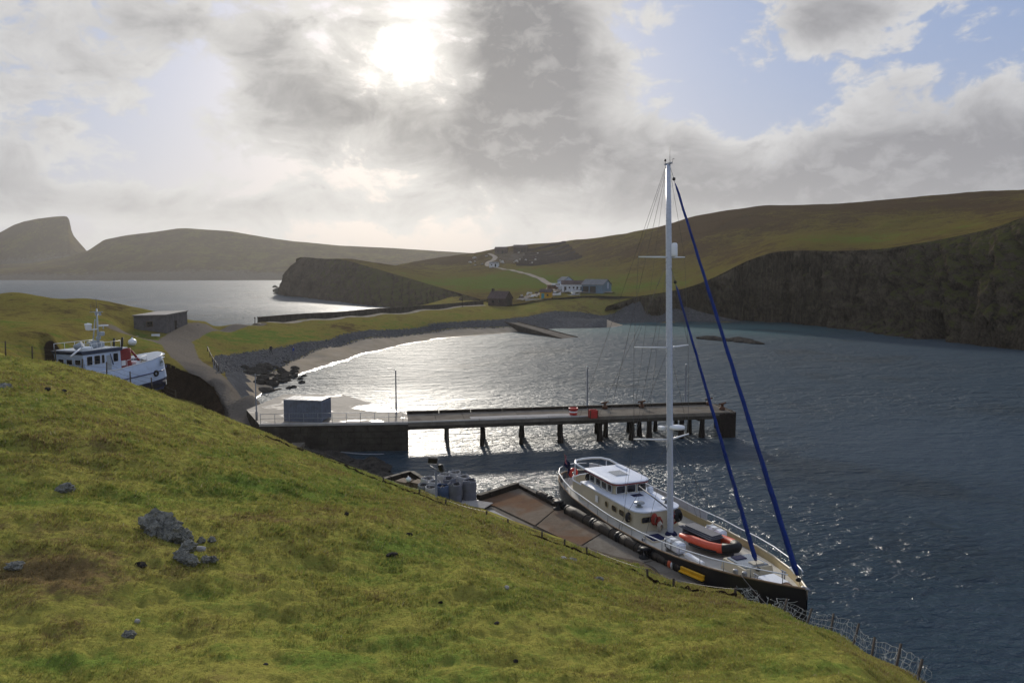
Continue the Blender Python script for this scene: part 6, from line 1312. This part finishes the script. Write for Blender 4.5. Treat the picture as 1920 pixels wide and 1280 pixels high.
# ---- fence along the ridge
M_POST = paint('fence_post_wood', (.075, .062, .05), .9, .4, 8, bmp=.3, spec=.05)
def fence(name, label, posts, h, wires, r=.055, lean=.05):
    P = [Vector((wx(px, d), d, hz1(wx(px, d), d))) for px, d in posts]; o0 = P[0]
    t = thing(name, label, 'fence', o0); T = []
    for p in P:
        hh = h*random.uniform(.85, 1.1); l = Vector((random.uniform(-lean, lean), random.uniform(-lean, lean), 1))*hh
        MB().cyl(p-o0-Vector((0, 0, .3)), p-o0+l, r, 6, r*.9).build('post', M_POST, t); T.append((p-o0, l))
    for f in wires:
        pts = []
        for (p, l), (p2, l2) in zip(T[:-1], T[1:]):
            for i in range(4): u = i/4; q = (p+l*f).lerp(p2+l2*f, u); pts.append(q-Vector((0, 0, .06*math.sin(math.pi*u))))
        pts.append(T[-1][0]+T[-1][1]*f); MB().tube(pts, .009, 4, False).build('wire', M_WIRE, t)
    return t
fence('ridge_fence', 'wooden post and wire fence along the ridge in front of the fishing boat', [(px, sil_d(px)-.4) for px in (-60, 4, 54, 99, 147, 193, 237, 278, 322)], 1.25, (.3, .6, .92))
t = fence('shore_fence', 'row of short leaning posts along the foot of the grass slope', [(562, 53), (602, 51.5), (714, 48), (781, 46), (832, 44.5), (910, 41.8), (954, 40.8), (1018, 39.8), (1062, 39.4), (1105, 38.6), (1225, 34), (1275, 33), (1393, 30)], .42, (.85,), .06, .15)
# trampled wire and turf dyke along that fence
pts = []
for px in np.arange(480, 1400, 6):
    d = float(np.interp(px, [480, 562, 714, 832, 954, 1062, 1225, 1393], [55, 52.8, 47.8, 44.3, 40.6, 39.2, 33.9, 29.9]))+random.gauss(0, .12); x = wx(px, d); pts.append(Vector((x, d, hz1(x, d)+random.uniform(-.03, .07))))
o = MB().tube([p-pts[0] for p in pts], [random.uniform(.03, .11) for _ in pts], 6).build('fallen_netting', M_EARTH, None, pts[0]); tag(o, 'dark strip of fallen netting and turf along the shore fence', 'netting')
# ---- loose netting on the right-hand edge
M_NET = paint('pale_netting', (.22, .235, .235), .8, .3, 6, spec=.1)
c = hill_at(1440, 1150); nt = thing('netting_heap', 'tangled heap of pale netting below the yacht bow', 'netting', c)
for k in range(30):
    px = random.uniform(1392, 1500); q = Vector((0, 0, 0)); d = float(sil_d(px))-random.uniform(-.2, .9); x = wx(px, d); q = Vector((x, d, hz1(x, d)+.12))-c; pts = []
    for i in range(7): q = q+Vector((random.gauss(0, .13), random.gauss(0, .13), random.gauss(.02, .08))); q.z = max(q.z, hz1(q.x+c.x, q.y+c.y)-c.z+.02); pts.append(q.copy())
    MB().tube(pts, random.uniform(.008, .014), 5).build('strand', M_NET, nt)
c = hill_at(1600, 1225); nf = thing('net_fence', 'sagging wire netting fence along the right hand grass edge', 'fence', c)
cols = np.arange(1490, 1790, 5.0); G = []
for px in cols:
    d = float(sil_d(px))-.25; x = wx(px, d); z = hz1(x, d); hgt = float(np.interp(px, [1490, 1560, 1700, 1790], [.45, .65, .62, .4])); G.append([Vector((x+.05*random.gauss(0, 1)-.10*k, d-.22*k*hgt+random.gauss(0, .025), z+hgt*(1-k/6.)+random.gauss(0, .02))) for k in range(7)])
for k in range(7): MB().tube([g[k]-c for g in G], .0075, 4, False).build('wire', M_NET, nf)
for g in G: MB().tube([p-c for p in g], .0065, 4, False).build('wire', M_NET, nf)
for i in range(2, len(G), 9): MB().cyl(G[i][6]-c-Vector((0, 0, .3)), G[i][0]-c+Vector((0, 0, .15)), .035, 6).build('post', M_POST, nf)
# rope fence by the track
pts = [(386, 646, 128), (390, 655, 121), (394, 663, 116), (398, 672, 112), (402, 683, 107), (405, 690, 104)]
P = [Vector((wx(a, d), d, field_z(wx(a, d), d))) for a, b, d in pts]; t = thing('rope_fence', 'low post and rope barrier beside the gravel track', 'fence', P[0])
for p in P: MB().cyl(p-P[0]-Vector((0, 0, .2)), p-P[0]+Vector((0, 0, .95)), .07, 6).build('post', M_POST, t)
MB().tube([p-P[0]+Vector((0, 0, .85)) for p in P], .04, 5).build('rope', M_ROPE2, t)

# ---- turf of the near slope: clumps of short blades, thinned with distance
def scatter_grass(n=150000, blades=7):
    px = RNG.uniform(-60, 1930, n*2); u = RNG.random(n*2); smax = sil_d(px); d = np.exp(np.log(8.5)+(np.log(smax+.3)-np.log(8.5))*u**.92)
    py_keep = RNG.random(n*2) < .5; px, d = px[py_keep], d[py_keep]; n = len(px)
    x = (px-960)/FPX*d; z = hill_z(x, d); clump = fbm(x*1.1, d*1.1, 0, 3, 91)
    size = (.042+.026*np.clip(clump*2+.5, 0, 1.6))*np.clip(d/16, .75, 2.1)*RNG.uniform(.6, 1.4, n)
    tone = HILL_TONE(x, d, px, z); k = blades
    th = RNG.uniform(0, 6.28, (n, k)); ln = RNG.uniform(.5, 1.25, (n, k))*size[:, None]; lean = RNG.uniform(.4, 1.7, (n, k)); rad = RNG.uniform(0, 1.3, (n, k))*size[:, None]
    ph = RNG.uniform(0, 6.28, (n, k)); bx = x[:, None]+rad*np.cos(ph); by = d[:, None]+rad*np.sin(ph); bz = z[:, None]-.012-.3*0*rad+0*ph
    gx = (hill_z(x+.25, d)-z)/.25; gy = (hill_z(x, d+.25)-z)/.25; bz = bz+gx[:, None]*(bx-x[:, None])+gy[:, None]*(by-d[:, None])
    lean_d = .5*np.sin(x*.2)+.9; tx = bx+ln*(np.sin(lean)*np.cos(th)*.6+.35*np.cos(lean_d)[:, None]); ty = by+ln*(np.sin(lean)*np.sin(th)*.6-.15); tz = bz+ln*np.clip(np.cos(lean*.6), .25, 1)+gx[:, None]*(tx-bx)*.6+gy[:, None]*(ty-by)*.6
    wv = (.09+.05*RNG.random((n, k)))*ln*np.clip(d/18, .8, 2)[:, None]; wxv = -np.sin(th)*wv; wyv = np.cos(th)*wv
    V = np.stack([np.stack([bx-wxv, by-wyv, bz], 2), np.stack([bx+wxv, by+wyv, bz], 2), np.stack([tx, ty, tz], 2)], 2).reshape(-1, 3)
    F = np.arange(len(V)).reshape(-1, 3); me = mesh_np('grass', V, F, None, False)
    rn = np.repeat(RNG.random((n, k)).ravel(), 3); attr(me, 'tone', np.repeat(np.repeat(tone, k), 3)); attr(me, 'rnd', rn)
    m, t, b = material('grass_blades'); p = coords(t); tn0 = t.new('ShaderNodeAttribute', attribute_name='tone').outputs['Fac']; rd = t.new('ShaderNodeAttribute', attribute_name='rnd').outputs['Fac']
    big = t.noise(p, .12, 5, .6, .4); mid = t.noise(p, .9, 5, .65, .3)
    tn = t.math('ADD', tn0, t.math('ADD', t.math('MULTIPLY', t.math('SUBTRACT', big, .5), 1.3), t.math('MULTIPLY', t.math('SUBTRACT', mid, .5), 1.25)))
    tn = t.math('ADD', tn, t.math('MULTIPLY', t.math('SUBTRACT', rd, .5), .75))
    c = t.mix(t.ramp(tn, .05, .5), (.20, .142, .068), (.300, .280, .070)); c = t.mix(t.ramp(tn, .5, .95), c, (.165, .225, .048))
    c = t.mix(t.ramp(rd, .93, .97), c, (.34, .30, .16)); t.put(b.inputs['Base Color'], c); b.inputs['Roughness'].default_value = .8; b.inputs['Specular IOR Level'].default_value = .1
    tr = t.new('ShaderNodeBsdfTranslucent'); t.put(tr.inputs[0], c); mx = t.new('ShaderNodeMixShader'); mx.inputs[0].default_value = .28
    t.l.new(b.outputs[0], mx.inputs[1]); t.l.new(tr.outputs[0], mx.inputs[2]); t.l.new(mx.outputs[0], [q for q in t.n if q.type == 'OUTPUT_MATERIAL'][0].inputs[0])
    me.materials.append(m); o = stuff(link('grass', me)); o['label'] = 'short tussocky turf covering the near hillside'; o['category'] = 'grass'
scatter_grass()

# ---- shingle lying on the upper beach
def scatter_shingle(n=15000):
    px = RNG.uniform(400, 1290, n*3); lo, hi = sand_hi(px), peb_hi(px); lo = np.where(lo < 50, hi-9, lo); d = lo-2+(hi-lo+2)*RNG.random(n*3); ok = (hi > lo) & (d > 95); px, d = px[ok][:n], d[ok][:n]
    x = (px-960)/FPX*d; z = FIELD(px, d)+field_detail(x, d); s = np.abs(RNG.normal(.045, .06, len(px)))+.04; ico = np.array([(1, 0, 0), (-1, 0, 0), (0, 1, 0), (0, -1, 0), (0, 0, .7), (0, 0, -.7)], float); fc = np.array([(0, 2, 4), (2, 1, 4), (1, 3, 4), (3, 0, 4), (2, 0, 5), (1, 2, 5), (3, 1, 5), (0, 3, 5)])
    J = 1+RNG.normal(0, .22, (len(px), 6, 1)); V = ico[None]*J*s[:, None, None]*RNG.uniform(.8, 1.7, (len(px), 1, 3)); a = RNG.uniform(0, 6.28, len(px)); ca, sa = np.cos(a)[:, None], np.sin(a)[:, None]
    VX, VY = V[:, :, 0]*ca-V[:, :, 1]*sa, V[:, :, 0]*sa+V[:, :, 1]*ca; V = np.stack([VX+x[:, None], VY+d[:, None], V[:, :, 2]+z[:, None]], 2).reshape(-1, 3); F = (fc[None]+(np.arange(len(px))*6)[:, None, None]).reshape(-1, 3)
    me = mesh_np('shingle', V, F, M_SHING); o = stuff(link('shingle', me)); o['label'] = 'grey shingle banked along the top of the beach'; o['category'] = 'shingle'
m, t, b = material('shingle_stone'); v = t.noise(coords(t), 1.3, 3, .7); t.put(b.inputs['Base Color'], t.mix(t.ramp(v, .3, .7), (.030, .032, .036), (.115, .118, .128))); b.inputs['Roughness'].default_value = .8; b.inputs['Specular IOR Level'].default_value = .1; M_SHING = m
scatter_shingle()

# ---- the air over the sound
m = bpy.data.materials.new('haze_air'); m.use_nodes = True; m.node_tree.nodes.clear(); t = NT(m.node_tree); out = t.new('ShaderNodeOutputMaterial'); pv = t.new('ShaderNodeVolumePrincipled')
pv.inputs['Color'].default_value = (.93, .92, .90, 1); pv.inputs['Density'].default_value = HAZE; pv.inputs['Anisotropy'].default_value = .5; t.l.new(pv.outputs[0], out.inputs['Volume'])
mn = min(float(np.min([v[2] for v in o.bound_box])) for o in bpy.data.objects if o.type == 'MESH' and o.get('kind') == 'structure')
hz_ = MB().box((0, 1260, (190+mn-1)/2), (5400, 2760, 190-(mn-1))).build('haze', m); stuff(hz_); hz_['label'] = 'thin sea haze over the whole bay'; hz_['category'] = 'haze'
